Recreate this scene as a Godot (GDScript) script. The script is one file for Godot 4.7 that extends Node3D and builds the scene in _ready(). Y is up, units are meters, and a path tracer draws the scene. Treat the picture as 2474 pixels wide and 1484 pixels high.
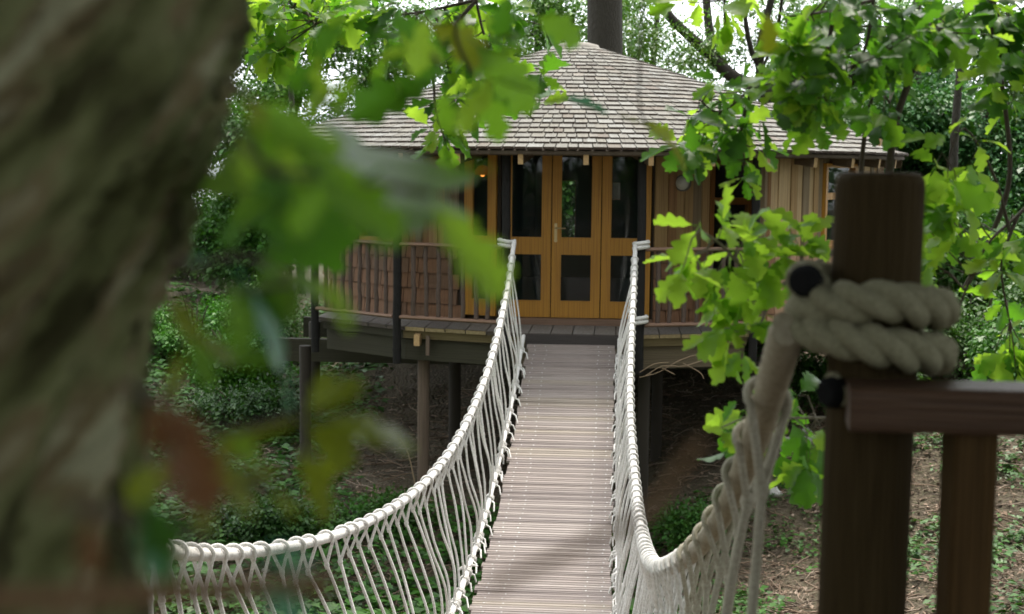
extends Node3D
# A cedar treehouse at the far end of a rope bridge, seen past oak leaves and a trunk close to the lens.
# World: y is up, the veranda deck is y = 0, the camera stands at the near end of the bridge and looks towards -z.

const EYE := Vector3(0, 2.03, 0)
const FOCAL := 3397.0
var rng := RandomNumberGenerator.new()
var cam: Camera3D
var M := {}
var T := {}
var used := {}
var leaf_meshes := []


class Shape:
	var v := PackedVector3Array()
	var n := PackedVector3Array()
	var c := PackedColorArray()
	var u := PackedVector2Array()
	var ix := PackedInt32Array()

	func quad(a: Vector3, b: Vector3, d: Vector3, e: Vector3, col := Color.WHITE) -> void:
		# corners counter-clockwise as seen from the front
		var nn := (b - a).cross(e - a)
		if nn.length_squared() < 1e-16:
			nn = (d - b).cross(e - b)
		nn = nn.normalized()
		var k := v.size()
		for p in [a, b, d, e]:
			v.append(p)
			n.append(nn)
			c.append(col)
			u.append(Vector2(p.x, p.y))
		ix.append_array([k, k + 2, k + 1, k, k + 3, k + 2])

	func hexa(p: Array, col := Color.WHITE, front_col = null) -> void:
		# p: four corners below, four above, each counter-clockwise seen from above; first edge is the front (+z)
		quad(p[3], p[2], p[1], p[0], col)
		quad(p[4], p[5], p[6], p[7], col)
		quad(p[0], p[1], p[5], p[4], front_col if front_col != null else col)
		quad(p[1], p[2], p[6], p[5], col)
		quad(p[2], p[3], p[7], p[6], col)
		quad(p[3], p[0], p[4], p[7], col)

	func box(t: Transform3D, s: Vector3, col := Color.WHITE, front_col = null) -> void:
		var h := s * 0.5
		var p := []
		for y in [-h.y, h.y]:
			for q in [Vector2(-h.x, h.z), Vector2(h.x, h.z), Vector2(h.x, -h.z), Vector2(-h.x, -h.z)]:
				p.append(t * Vector3(q.x, y, q.y))
		hexa(p, col, front_col)

	func skin(rows: Array, closed: bool, cols = null, flip := false, uvs := Vector2.ONE) -> void:
		var m: int = rows[0].size()
		var k := v.size()
		var acc := PackedVector3Array()
		acc.resize(rows.size() * m)
		var faces := PackedInt32Array()
		for i in rows.size() - 1:
			for j in (m if closed else m - 1):
				var j2 := (j + 1) % m
				faces.append_array([i * m + j, i * m + j2, (i + 1) * m + j2, (i + 1) * m + j])
		var flat := PackedVector3Array()
		for r in rows:
			flat.append_array(r)
		if closed:
			var mid := Vector3.ZERO
			var ri: int = rows.size() / 2 if rows.size() > 2 else 0
			for p in rows[ri]:
				mid += p
			mid /= m
			var s := 0.0
			for j in m:
				var a: Vector3 = rows[ri][j]
				var b: Vector3 = rows[ri][(j + 1) % m]
				var o: Vector3 = rows[ri + 1][j] if ri + 1 < rows.size() else rows[ri - 1][j]
				s += (b - a).cross(o - a).dot(a - mid) * (1.0 if ri + 1 < rows.size() else -1.0)
			flip = s < 0.0
		for f in range(0, faces.size(), 4):
			var a := faces[f]
			var b := faces[f + 1]
			var d := faces[f + 2]
			var e := faces[f + 3]
			var nn := (flat[d] - flat[a]).cross(flat[e] - flat[b])
			if flip:
				nn = -nn
			acc[a] += nn
			acc[b] += nn
			acc[d] += nn
			acc[e] += nn
			if flip:
				ix.append_array([k + a, k + b, k + d, k + a, k + d, k + e])
			else:
				ix.append_array([k + a, k + d, k + b, k + a, k + e, k + d])
		for i in flat.size():
			v.append(flat[i])
			n.append(acc[i].normalized() if acc[i].length_squared() > 0.0 else Vector3.UP)
			var row := i / m
			c.append(cols[row] if cols is Array else (cols if cols is Color else Color.WHITE))
			u.append(Vector2(float(i % m) / m * uvs.x, float(row) / rows.size() * uvs.y))

	func cap(ring: PackedVector3Array, out: Vector3, col := Color.WHITE) -> void:
		var mid := Vector3.ZERO
		for p in ring:
			mid += p
		mid /= ring.size()
		var k := v.size()
		v.append(mid)
		n.append(out)
		c.append(col)
		u.append(Vector2.ZERO)
		for p in ring:
			v.append(p)
			n.append(out)
			c.append(col)
			u.append(Vector2.ZERO)
		var s := (ring[0] - mid).cross(ring[1] - mid).dot(out)
		for j in ring.size():
			var j2 := (j + 1) % ring.size()
			if s > 0.0:
				ix.append_array([k, k + 1 + j2, k + 1 + j])
			else:
				ix.append_array([k, k + 1 + j, k + 1 + j2])

	func tube(pts: Array, rad, sides := 8, col = null, strands := 0, lay := 0.2, deep := 1.0, caps := true, yarn := 0.0) -> void:
		var rows := []
		var side := Vector3.ZERO
		var turn := 0.0
		for i in pts.size():
			var t: Vector3 = (pts[mini(i + 1, pts.size() - 1)] - pts[maxi(i - 1, 0)]).normalized()
			if side == Vector3.ZERO:
				side = t.cross(Vector3.UP if absf(t.y) < 0.9 else Vector3.RIGHT).normalized()
			side = (side - t * side.dot(t)).normalized()
			var up := t.cross(side)
			if i > 0:
				turn += pts[i].distance_to(pts[i - 1]) / lay * TAU
			var r: float = rad[i] if rad is Array else rad
			var ring := PackedVector3Array()
			for j in sides:
				var a := TAU * j / sides
				var k := r
				if strands:
					var psi := fposmod(a - turn + PI / strands, TAU / strands) - PI / strands
					var full := 0.46 * cos(psi) + sqrt(maxf(0.3025 - pow(0.46 * sin(psi), 2.0), 0.0))
					k = r * lerpf(1.0, full, deep) * (1.0 + yarn * cos(strands * 7.0 * (a - turn) + turn * 8.0))
				ring.append(pts[i] + side * cos(a) * k + up * sin(a) * k)
			rows.append(ring)
		skin(rows, true, col)
		if caps:
			var last: int = pts.size() - 1
			var cc: Color = col if col is Color else (col[0] if col is Array else Color.WHITE)
			var ce: Color = col if col is Color else (col[last] if col is Array else Color.WHITE)
			cap(rows[0], (pts[0] - pts[1]).normalized(), cc)
			cap(rows[last], (pts[last] - pts[last - 1]).normalized(), ce)

	func sweep(profile: Array, a: Vector3, b: Vector3, up: Vector3, col := Color.WHITE) -> void:
		# a rounded or grooved profile (x across, y up) carried from a to b, with end caps
		var t := (b - a).normalized()
		var x := t.cross(up).normalized()
		var y := x.cross(t)
		var rows := []
		for p in [a, b]:
			var ring := PackedVector3Array()
			for q in profile:
				ring.append(p + x * q.x + y * q.y)
			rows.append(ring)
		skin(rows, true, col)
		cap(rows[0], -t, col)
		cap(rows[1], t, col)

	func mesh(mat: Material) -> ArrayMesh:
		var a := []
		a.resize(Mesh.ARRAY_MAX)
		a[Mesh.ARRAY_VERTEX] = v
		a[Mesh.ARRAY_NORMAL] = n
		a[Mesh.ARRAY_COLOR] = c
		a[Mesh.ARRAY_TEX_UV] = u
		a[Mesh.ARRAY_INDEX] = ix
		var m := ArrayMesh.new()
		m.add_surface_from_arrays(Mesh.PRIMITIVE_TRIANGLES, a)
		m.surface_set_material(0, mat)
		return m


# ---------------------------------------------------------------- naming and building helpers

func numbered(called: String) -> String:
	used[called] = used.get(called, -1) + 1
	return called if used[called] == 0 else "%s_%03d" % [called, used[called]]


func tag(o: Node3D, label: String, category := "", group := "", kind := "") -> Node3D:
	if label:
		o.set_meta("label", label)
	if category:
		o.set_meta("category", category)
	if group:
		o.set_meta("group", group)
	if kind:
		o.set_meta("kind", kind)
	return o


func thing(called: String, at: Vector3, turn: float, label: String, category: String, group := "") -> Node3D:
	var o := Node3D.new()
	o.name = numbered(called)
	add_child(o)
	o.position = at
	o.rotation.y = turn
	tag(o, label, category, group)
	return o


func put(called: String, mesh: Mesh, parent: Node3D, t := Transform3D(), mat: Material = null) -> MeshInstance3D:
	var o := MeshInstance3D.new()
	o.name = numbered(called) if parent == self else called
	o.mesh = mesh
	if mat:
		o.set_surface_override_material(0, mat)
	parent.add_child(o, true)
	o.transform = t
	return o


func scatter(called: String, mesh: Mesh, where: Array, colors, parent: Node3D) -> MultiMeshInstance3D:
	var mm := MultiMesh.new()
	mm.transform_format = MultiMesh.TRANSFORM_3D
	mm.use_colors = colors != null
	mm.mesh = mesh
	mm.instance_count = where.size()
	for i in where.size():
		mm.set_instance_transform(i, where[i])
		if colors != null:
			mm.set_instance_color(i, colors[i])
	var o := MultiMeshInstance3D.new()
	o.name = numbered(called) if parent == self else called
	o.multimesh = mm
	parent.add_child(o, true)
	o.set_meta("kind", "stuff")
	return o


func spot(x: float, y: float, depth: float) -> Vector3:
	# the point at a given depth in front of the near end of the bridge, along a sight line through the photograph
	var d := cam.basis * Vector3((x - 1236.5) / FOCAL, (742.0 - y) / FOCAL, -1.0)
	return EYE + d * (depth / -d.z)


func rnd(a: float, b: float) -> float:
	return rng.randf_range(a, b)


func smooth_path(keys: Array, steps: int) -> Array:
	# Catmull-Rom through Vector3 keys
	var out := []
	for i in keys.size() - 1:
		var p0: Vector3 = keys[maxi(i - 1, 0)]
		var p1: Vector3 = keys[i]
		var p2: Vector3 = keys[i + 1]
		var p3: Vector3 = keys[mini(i + 2, keys.size() - 1)]
		for s in steps:
			out.append(p1.cubic_interpolate(p2, p0, p3, float(s) / steps))
	out.append(keys[-1])
	return out


func table(keys: Array, d: float) -> float:
	if d <= keys[0].x:
		return keys[0].y
	for i in keys.size() - 1:
		if d <= keys[i + 1].x:
			var a: Vector2 = keys[i]
			var b: Vector2 = keys[i + 1]
			var pa: Vector2 = keys[maxi(i - 1, 0)]
			var pb: Vector2 = keys[mini(i + 2, keys.size() - 1)]
			var t := (d - a.x) / (b.x - a.x)
			var ma := (b.y - pa.y) / maxf(b.x - pa.x, 0.001) * (b.x - a.x)
			var mb := (pb.y - a.y) / maxf(pb.x - a.x, 0.001) * (b.x - a.x)
			return (2 * t * t * t - 3 * t * t + 1) * a.y + (t * t * t - 2 * t * t + t) * ma + (-2 * t * t * t + 3 * t * t) * b.y + (t * t * t - t * t) * mb
	return keys[-1].y


# ---------------------------------------------------------------- textures and materials

func noise_image(w: int, h: int, fw: int, fh: int, freq: float, oct: int, kind: int, salt: int, lo: float, hi: float) -> Image:
	var f := FastNoiseLite.new()
	f.seed = salt
	f.noise_type = FastNoiseLite.TYPE_SIMPLEX_SMOOTH
	f.frequency = freq
	f.fractal_octaves = oct
	f.fractal_type = kind as FastNoiseLite.FractalType
	var im := f.get_seamless_image(fw, fh)
	im.convert(Image.FORMAT_L8)
	im.resize(w, h, Image.INTERPOLATE_CUBIC)
	var d := im.get_data()
	for i in d.size():
		d[i] = int(clampf(lo + (hi - lo) * d[i] / 255.0, 0.0, 1.0) * 255.0)
	return Image.create_from_data(w, h, false, Image.FORMAT_L8, d)


func tinted(im: Image, stops: Array) -> ImageTexture:
	# a grey image turned into colours by a ramp of linear colours
	var d := im.get_data()
	var out := PackedByteArray()
	out.resize(d.size() * 3)
	var lut := []
	for i in 256:
		var t := i / 255.0 * (stops.size() - 1)
		var k := mini(int(t), stops.size() - 2)
		lut.append((stops[k] as Color).lerp(stops[k + 1], t - k).linear_to_srgb())
	for i in d.size():
		var q: Color = lut[d[i]]
		out[i * 3] = q.r8
		out[i * 3 + 1] = q.g8
		out[i * 3 + 2] = q.b8
	return ImageTexture.create_from_image(Image.create_from_data(im.get_width(), im.get_height(), false, Image.FORMAT_RGB8, out))


func textures() -> void:
	var grain := noise_image(512, 512, 512, 40, 0.045, 5, FastNoiseLite.FRACTAL_FBM, 11, 0.0, 1.0)
	T.grain_height = ImageTexture.create_from_image(grain)
	T.grain = tinted(grain, [Color(0.42, 0.38, 0.34), Color(0.72, 0.70, 0.68), Color(0.92, 0.91, 0.9), Color(1, 1, 1)])
	var along := grain.duplicate() as Image
	along.rotate_90(CLOCKWISE)
	T.along_height = ImageTexture.create_from_image(along)
	T.along = tinted(along, [Color(0.45, 0.42, 0.40), Color(0.74, 0.72, 0.71), Color(0.92, 0.91, 0.9), Color(1, 1, 1)])
	var mott := noise_image(512, 512, 512, 512, 0.02, 6, FastNoiseLite.FRACTAL_FBM, 5, 0.0, 1.0)
	T.mottle_height = ImageTexture.create_from_image(mott)
	T.mottle = tinted(mott, [Color(0.55, 0.53, 0.5), Color(0.8, 0.79, 0.78), Color(1, 1, 1)])
	var bark := noise_image(512, 512, 512, 160, 0.035, 5, FastNoiseLite.FRACTAL_RIDGED, 21, 0.0, 1.0)
	T.bark_height = ImageTexture.create_from_image(bark)
	T.bark = tinted(bark, [Color(1, 0.98, 0.95), Color(0.8, 0.78, 0.74), Color(0.45, 0.42, 0.38)])
	var lit := noise_image(512, 512, 512, 512, 0.06, 6, FastNoiseLite.FRACTAL_FBM, 31, 0.0, 1.0)
	T.litter_height = ImageTexture.create_from_image(lit)
	T.litter = tinted(lit, [Color(0.022, 0.016, 0.010), Color(0.055, 0.040, 0.025), Color(0.11, 0.082, 0.055), Color(0.06, 0.06, 0.025), Color(0.16, 0.12, 0.085)])
	var trunk := noise_image(512, 512, 512, 512, 0.014, 6, FastNoiseLite.FRACTAL_FBM, 77, -0.4, 1.35)
	T.trunk = tinted(trunk, [Color(0.055, 0.053, 0.024), Color(0.12, 0.127, 0.055), Color(0.18, 0.185, 0.092), Color(0.175, 0.135, 0.075), Color(0.34, 0.33, 0.22)])
	var fibre := noise_image(256, 256, 256, 256, 0.12, 3, FastNoiseLite.FRACTAL_FBM, 9, 0.0, 1.0)
	T.fibre = ImageTexture.create_from_image(fibre)


func mat(key: String, lin: Color, rough: float, tex := "", scale := Vector3.ONE, height := "", relief := 0.0, spec := 0.5) -> StandardMaterial3D:
	var m := StandardMaterial3D.new()
	m.resource_name = key
	m.albedo_color = lin.linear_to_srgb()
	m.roughness = rough
	m.metallic_specular = spec
	if tex:
		m.albedo_texture = T[tex]
	if height:
		m.heightmap_enabled = true
		m.heightmap_texture = T[height]
		m.heightmap_scale = relief
	if tex or height:
		m.uv1_triplanar = true
		m.uv1_world_triplanar = true
		m.uv1_scale = scale
	M[key] = m
	return m


func leaf_mat(key: String, refl: Color, through: Color, rough := 0.5) -> StandardMaterial3D:
	var m := mat(key, refl, rough, "", Vector3.ONE, "", 0.0, 0.4)
	m.backlight_enabled = true
	m.backlight = Color(through.r * 2.0, through.g * 2.0, through.b * 2.0).linear_to_srgb()
	return m


func materials() -> void:
	# timber of the house
	var up := Vector3(3.1, 0.35, 3.1)
	mat("cedar_lit", Color(0.60, 0.43, 0.24), 0.75, "grain", up, "grain_height", 0.25)  # board tone raised to paint in side light from the sky, right wall
	mat("cedar_tan", Color(0.44, 0.28, 0.125), 0.75, "grain", up, "grain_height", 0.25)
	mat("cedar_grey", Color(0.27, 0.20, 0.125), 0.8, "grain", up, "grain_height", 0.25)
	mat("cedar_red", Color(0.32, 0.17, 0.075), 0.75, "grain", up, "grain_height", 0.25)
	mat("shingle_pink_lit", Color(0.52, 0.31, 0.20), 0.8, "grain", up, "grain_height", 0.15)  # pink shingles, brightened so the colour carries the right wall's sky light
	mat("shingle_rust", Color(0.29, 0.15, 0.082), 0.8, "grain", up, "grain_height", 0.15)
	mat("shingle_brown", Color(0.23, 0.13, 0.078), 0.8, "grain", up, "grain_height", 0.15)
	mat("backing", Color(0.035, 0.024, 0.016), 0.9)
	mat("varnish", Color(0.54, 0.255, 0.028), 0.5, "grain", up)
	mat("varnish_dark", Color(0.24, 0.10, 0.022), 0.45, "grain", up)
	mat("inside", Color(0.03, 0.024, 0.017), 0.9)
	mat("roof_under", Color(0.10, 0.075, 0.055), 0.9)
	mat("fascia", Color(0.13, 0.09, 0.055), 0.85, "mottle", Vector3.ONE * 2.0)
	mat("rafter_wood", Color(0.60, 0.39, 0.19), 0.75, "mottle", Vector3.ONE * 3.0)
	mat("rafter_two_tone", Color.WHITE, 0.75, "mottle", Vector3.ONE * 3.0).vertex_color_use_as_albedo = true
	var s := mat("roof_shingle", Color.WHITE, 0.75, "grain", Vector3(4.0, 0.9, 0.9), "grain_height", 0.15)
	s.vertex_color_use_as_albedo = true
	var dk := mat("deck_board", Color.WHITE, 0.6, "mottle", Vector3(2.5, 2.5, 0.7))
	dk.vertex_color_use_as_albedo = true
	mat("post_dark", Color(0.026, 0.025, 0.026), 0.7, "bark", Vector3(3, 0.8, 3), "bark_height", 0.25, 0.25)
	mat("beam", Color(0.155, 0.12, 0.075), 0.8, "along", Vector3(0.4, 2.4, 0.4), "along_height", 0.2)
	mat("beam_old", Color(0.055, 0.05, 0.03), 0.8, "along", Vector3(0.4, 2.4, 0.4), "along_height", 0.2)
	mat("sill_beam", Color(0.05, 0.042, 0.04), 0.8, "along", Vector3(0.6, 3.0, 0.6), "along_height", 0.5)
	mat("ledger", Color(0.21, 0.16, 0.075), 0.8, "along", Vector3(0.4, 3.0, 0.4))
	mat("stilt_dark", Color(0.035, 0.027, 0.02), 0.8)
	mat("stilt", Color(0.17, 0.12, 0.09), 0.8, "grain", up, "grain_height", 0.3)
	mat("rail_wood", Color(0.26, 0.155, 0.105), 0.6, "along", Vector3(0.5, 4.0, 4.0))
	mat("stick", Color(0.12, 0.082, 0.066), 0.8, "bark", Vector3(4, 1.2, 4), "bark_height", 0.2)
	# bridge
	var px := Vector3(0.5, 5.0, 7.0)
	mat("plank_a", Color(0.295, 0.25, 0.232), 0.45, "along", px, "along_height", 0.06)
	mat("plank_b", Color(0.335, 0.29, 0.27), 0.45, "along", px, "along_height", 0.06)
	mat("plank_c", Color(0.255, 0.215, 0.203), 0.45, "along", px, "along_height", 0.06)
	mat("plank_d", Color(0.32, 0.275, 0.235), 0.45, "along", px, "along_height", 0.06)
	mat("screw", Color(0.7, 0.7, 0.7), 0.35)
	M.screw.metallic = 0.6
	mat("rope", Color.WHITE, 0.9, "mottle", Vector3.ONE * 6.0, "fibre", 0.12, 0.2).vertex_color_use_as_albedo = true
	mat("cord", Color(0.80, 0.785, 0.765), 0.9, "mottle", Vector3.ONE * 6.0, "", 0.0, 0.2)
	mat("cord_shaded", Color(0.50, 0.47, 0.385), 0.95, "mottle", Vector3.ONE * 9.0, "fibre", 0.08, 0.2)  # same cord, darkened to paint in the shade of the near end
	mat("coil", Color(0.30, 0.285, 0.195), 0.95, "mottle", Vector3.ONE * 9.0, "fibre", 0.1, 0.2)  # rope tone with the shade at the near posts painted in
	mat("tape", Color(0.012, 0.012, 0.013), 0.9, "", Vector3.ONE, "", 0.0, 0.15)
	mat("post_wood", Color(0.062, 0.044, 0.022), 0.8, "bark", Vector3(5, 0.5, 5), "grain_height", 0.5, 0.15)
	mat("rail_near", Color(0.095, 0.055, 0.035), 0.5, "along", Vector3(0.8, 6, 6), "along_height", 0.2, 0.3)
	mat("picket_near", Color(0.085, 0.05, 0.02), 0.6, "grain", Vector3(5, 0.8, 5), "grain_height", 0.3, 0.2)
	# metal, glass, lamps
	mat("brass", Color(0.5, 0.4, 0.22), 0.3).metallic = 0.9
	mat("lens", Color(0.45, 0.43, 0.40), 0.35)
	mat("lamp_body", Color(0.12, 0.11, 0.10), 0.6)
	var g := mat("glass", Color(0.03, 0.05, 0.05), 0.02)
	g.transparency = BaseMaterial3D.TRANSPARENCY_ALPHA
	g.albedo_color.a = 0.12
	g.metallic_specular = 0.27
	mat("sticker", Color(0.12, 0.28, 0.22), 0.5)
	var b := mat("bulb", Color(1, 0.8, 0.5), 0.5)
	b.emission_enabled = true
	b.emission = Color(1.0, 0.62, 0.28)
	b.emission_energy_multiplier = 0.7
	var sh := mat("shade", Color(0.14, 0.06, 0.02), 0.6)
	sh.backlight_enabled = true
	sh.backlight = Color(0.45, 0.2, 0.07)
	# plants and ground
	leaf_mat("leaf_bright", Color(0.095, 0.165, 0.016), Color(0.27, 0.44, 0.03))
	leaf_mat("leaf_fresh", Color(0.052, 0.125, 0.012), Color(0.15, 0.30, 0.014))
	leaf_mat("leaf_green", Color(0.034, 0.095, 0.010), Color(0.065, 0.18, 0.008))
	leaf_mat("leaf_deep", Color(0.022, 0.065, 0.010), Color(0.03, 0.09, 0.005))
	leaf_mat("leaf_teal", Color(0.07, 0.20, 0.12), Color(0.03, 0.10, 0.04), 0.3)
	leaf_mat("leaf_olive", Color(0.10, 0.125, 0.010), Color(0.15, 0.18, 0.006))
	leaf_mat("leaf_rust", Color(0.11, 0.05, 0.02), Color(0.06, 0.024, 0.006))
	var f := mat("foliage", Color.WHITE, 0.5)
	f.vertex_color_use_as_albedo = true
	f.backlight_enabled = true
	f.backlight = Color(0.78, 0.80, 0.40)
	mat("twig", Color(0.075, 0.055, 0.038), 0.8, "bark", Vector3(6, 6, 6))
	mat("twig_grey", Color(0.19, 0.16, 0.12), 0.8, "mottle", Vector3(9, 9, 9))
	mat("twig_dry", Color(0.27, 0.19, 0.12), 0.8)
	mat("twig_brown", Color(0.15, 0.085, 0.04), 0.85)
	mat("bark", Color(0.09, 0.078, 0.058), 0.9, "bark", Vector3(1.1, 0.8, 1.1), "bark_height", 3.0)
	mat("bark_dark", Color(0.035, 0.03, 0.021), 0.9, "bark", Vector3(1.1, 0.8, 1.1), "bark_height", 2.0)
	var tn := mat("trunk_near", Color.WHITE, 0.9, "trunk", Vector3.ONE, "mottle_height", 2.5, 0.2)
	tn.uv1_triplanar = false
	tn.uv1_world_triplanar = false
	mat("ground", Color.WHITE, 0.95, "litter", Vector3.ONE * 0.45, "litter_height", 5.0)
	mat("rock", Color(0.55, 0.54, 0.52), 0.85, "mottle", Vector3.ONE * 2.0, "mottle_height", 1.5)
	var dl := mat("dead_leaf", Color.WHITE, 0.8)
	dl.vertex_color_use_as_albedo = true


# ---------------------------------------------------------------- the place

func _ready() -> void:
	rng.seed = 20240611
	cam = Camera3D.new()
	cam.name = "camera"
	cam.fov = 24.65
	cam.near = 0.05
	cam.far = 900.0
	add_child(cam)
	cam.position = EYE
	cam.rotation_degrees = Vector3(-5.75, 0.0, 0.6)
	var attr := CameraAttributesPhysical.new()
	attr.frustum_focal_length = 50.0
	attr.frustum_focus_distance = 7.5
	attr.exposure_aperture = 4.8
	attr.auto_exposure_enabled = false
	cam.attributes = attr
	cam.current = true
	cam.fov = 24.65

	var env := Environment.new()
	env.background_mode = Environment.BG_SKY
	env.tonemap_mode = Environment.TONE_MAPPER_LINEAR
	env.tonemap_exposure = 3.6
	env.sdfgi_enabled = true
	env.ssao_enabled = true
	env.ssil_enabled = true
	var sky := Sky.new()
	var sm := ProceduralSkyMaterial.new()
	sm.sky_top_color = Color(0.97, 0.985, 1.0)
	sm.sky_horizon_color = Color(0.93, 0.95, 0.97)
	sm.sky_curve = 0.2
	sm.sky_energy_multiplier = 1.0
	sm.ground_bottom_color = Color(0.12, 0.11, 0.08)
	sm.ground_horizon_color = Color(0.85, 0.87, 0.88)
	sky.sky_material = sm
	env.sky = sky
	var we := WorldEnvironment.new()
	we.name = "world_environment"
	we.environment = env
	add_child(we)

	var sun := DirectionalLight3D.new()
	sun.name = "sun"
	sun.light_energy = 0.5
	sun.light_color = Color(1.0, 0.97, 0.92)
	sun.light_angular_distance = 14.0
	sun.shadow_enabled = true
	add_child(sun)
	sun.rotation_degrees = Vector3(-62, 150, 0)

	textures()
	materials()
	make_leaves()
	ground()
	treehouse()
	veranda()
	railings()
	garden_hut()
	bridge()
	near_end()
	trees()
	undergrowth()
	branches()
	near_foliage()
	small_things()


# ---------------------------------------------------------------- ground

func ease_between(a: float, b: float, x: float) -> float:
	var t := clampf((x - a) / (b - a), 0.0, 1.0)
	return t * t * (3.0 - 2.0 * t)


var bumps: FastNoiseLite

func height(x: float, d: float) -> float:
	if bumps == null:
		bumps = FastNoiseLite.new()
		bumps.seed = 3
		bumps.frequency = 0.16
		bumps.fractal_octaves = 4
	var y := lerpf(0.55, -2.75, ease_between(2.4, 9.5, d))
	y += 0.155 * maxf(0.0, minf(d, 27.0) - 15.5)
	y -= 0.085 * maxf(0.0, minf(d, 220.0) - 40.0) + 0.03 * maxf(0.0, d - 220.0)
	y += 0.85 * exp(-pow((x - 2.0) / 3.2, 2.0)) * ease_between(21.0, 26.0, d) * (1.0 - ease_between(30.0, 40.0, d))
	var wide := ease_between(4.0, 12.0, d) * (1.0 - ease_between(60.0, 160.0, d))
	y += wide * 0.20 * maxf(0.0, minf(x, 12.0) - 1.6) * (1.0 - 0.5 * ease_between(17.0, 26.0, d))
	y += wide * 0.10 * maxf(0.0, minf(-x, 14.0) - 3.0)
	y += bumps.get_noise_2d(x, d) * 0.35 * ease_between(3.0, 10.0, d)
	y += bumps.get_noise_2d(x * 5.0 + 60.0, d * 5.0) * 0.07
	return y


func ground() -> void:
	var xs := []
	var ds := []
	for k in [-400.0, -200.0, -100.0, -60.0, -40.0, -28.0, -20.0, -15.0]:
		xs.append(k)
	for k in 121:
		xs.append(-12.0 + k * 0.2)
	for k in [15.0, 20.0, 28.0, 40.0, 60.0, 100.0, 200.0, 400.0]:
		xs.append(k)
	for k in [-400.0, -150.0, -60.0, -25.0, -10.0, -4.0, -1.0, 1.0, 2.0, 3.0]:
		ds.append(k)
	for k in 151:
		ds.append(4.0 + k * 0.2)
	for k in [36.0, 39.0, 44.0, 50.0, 60.0, 80.0, 120.0, 200.0, 350.0, 600.0]:
		ds.append(k)
	var rows := []
	for d in ds:
		var r := PackedVector3Array()
		for x in xs:
			r.append(Vector3(x, height(x, d), -d))
		rows.append(r)
	var s := Shape.new()
	s.skin(rows, false)
	if s.n[0].y < 0.0:
		s = Shape.new()
		s.skin(rows, false, null, true)
	tag(put("ground", s.mesh(M.ground), self), "brown leaf littered ground falling to a dip under the bridge", "ground", "", "structure")


# ---------------------------------------------------------------- the treehouse (local axes: z = 0 at the middle of the veranda's front edge, +z towards the bridge)

const HOUSE := Vector3(0.73, 0.0, -16.9)
const HOUSE_TURN := -0.0733
const MID := -4.8
const ROOF_MID := -4.4


func pol(deg: float, r: float, y := 0.0) -> Vector3:
	return Vector3(r * sin(deg_to_rad(deg)), y, MID + r * cos(deg_to_rad(deg)))


func eave(deg: float, r: float, y := 0.0) -> Vector3:
	return Vector3(r * sin(deg_to_rad(deg)) - 0.14, y, ROOF_MID + r * cos(deg_to_rad(deg)))


func roof_y(r: float, eave_r: float, eave_y: float, slope: float) -> float:
	return eave_y + slope * (eave_r - (sqrt(r * r + 0.09) - 0.01))


func shingle(s: Shape, t: Transform3D, w: float, l: float, th: float, col: Color, edge: Color) -> void:
	var p := []
	for q in [Vector3(-w / 2, -th, l / 2), Vector3(w / 2, -th, l / 2), Vector3(w / 2, -th, -l / 2), Vector3(-w / 2, -th, -l / 2), Vector3(-w / 2, 0, l / 2), Vector3(w / 2, 0, l / 2), Vector3(w / 2, 0, -l / 2), Vector3(-w / 2, 0, -l / 2)]:
		p.append(t * q)
	s.hexa(p, col, edge)


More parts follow.
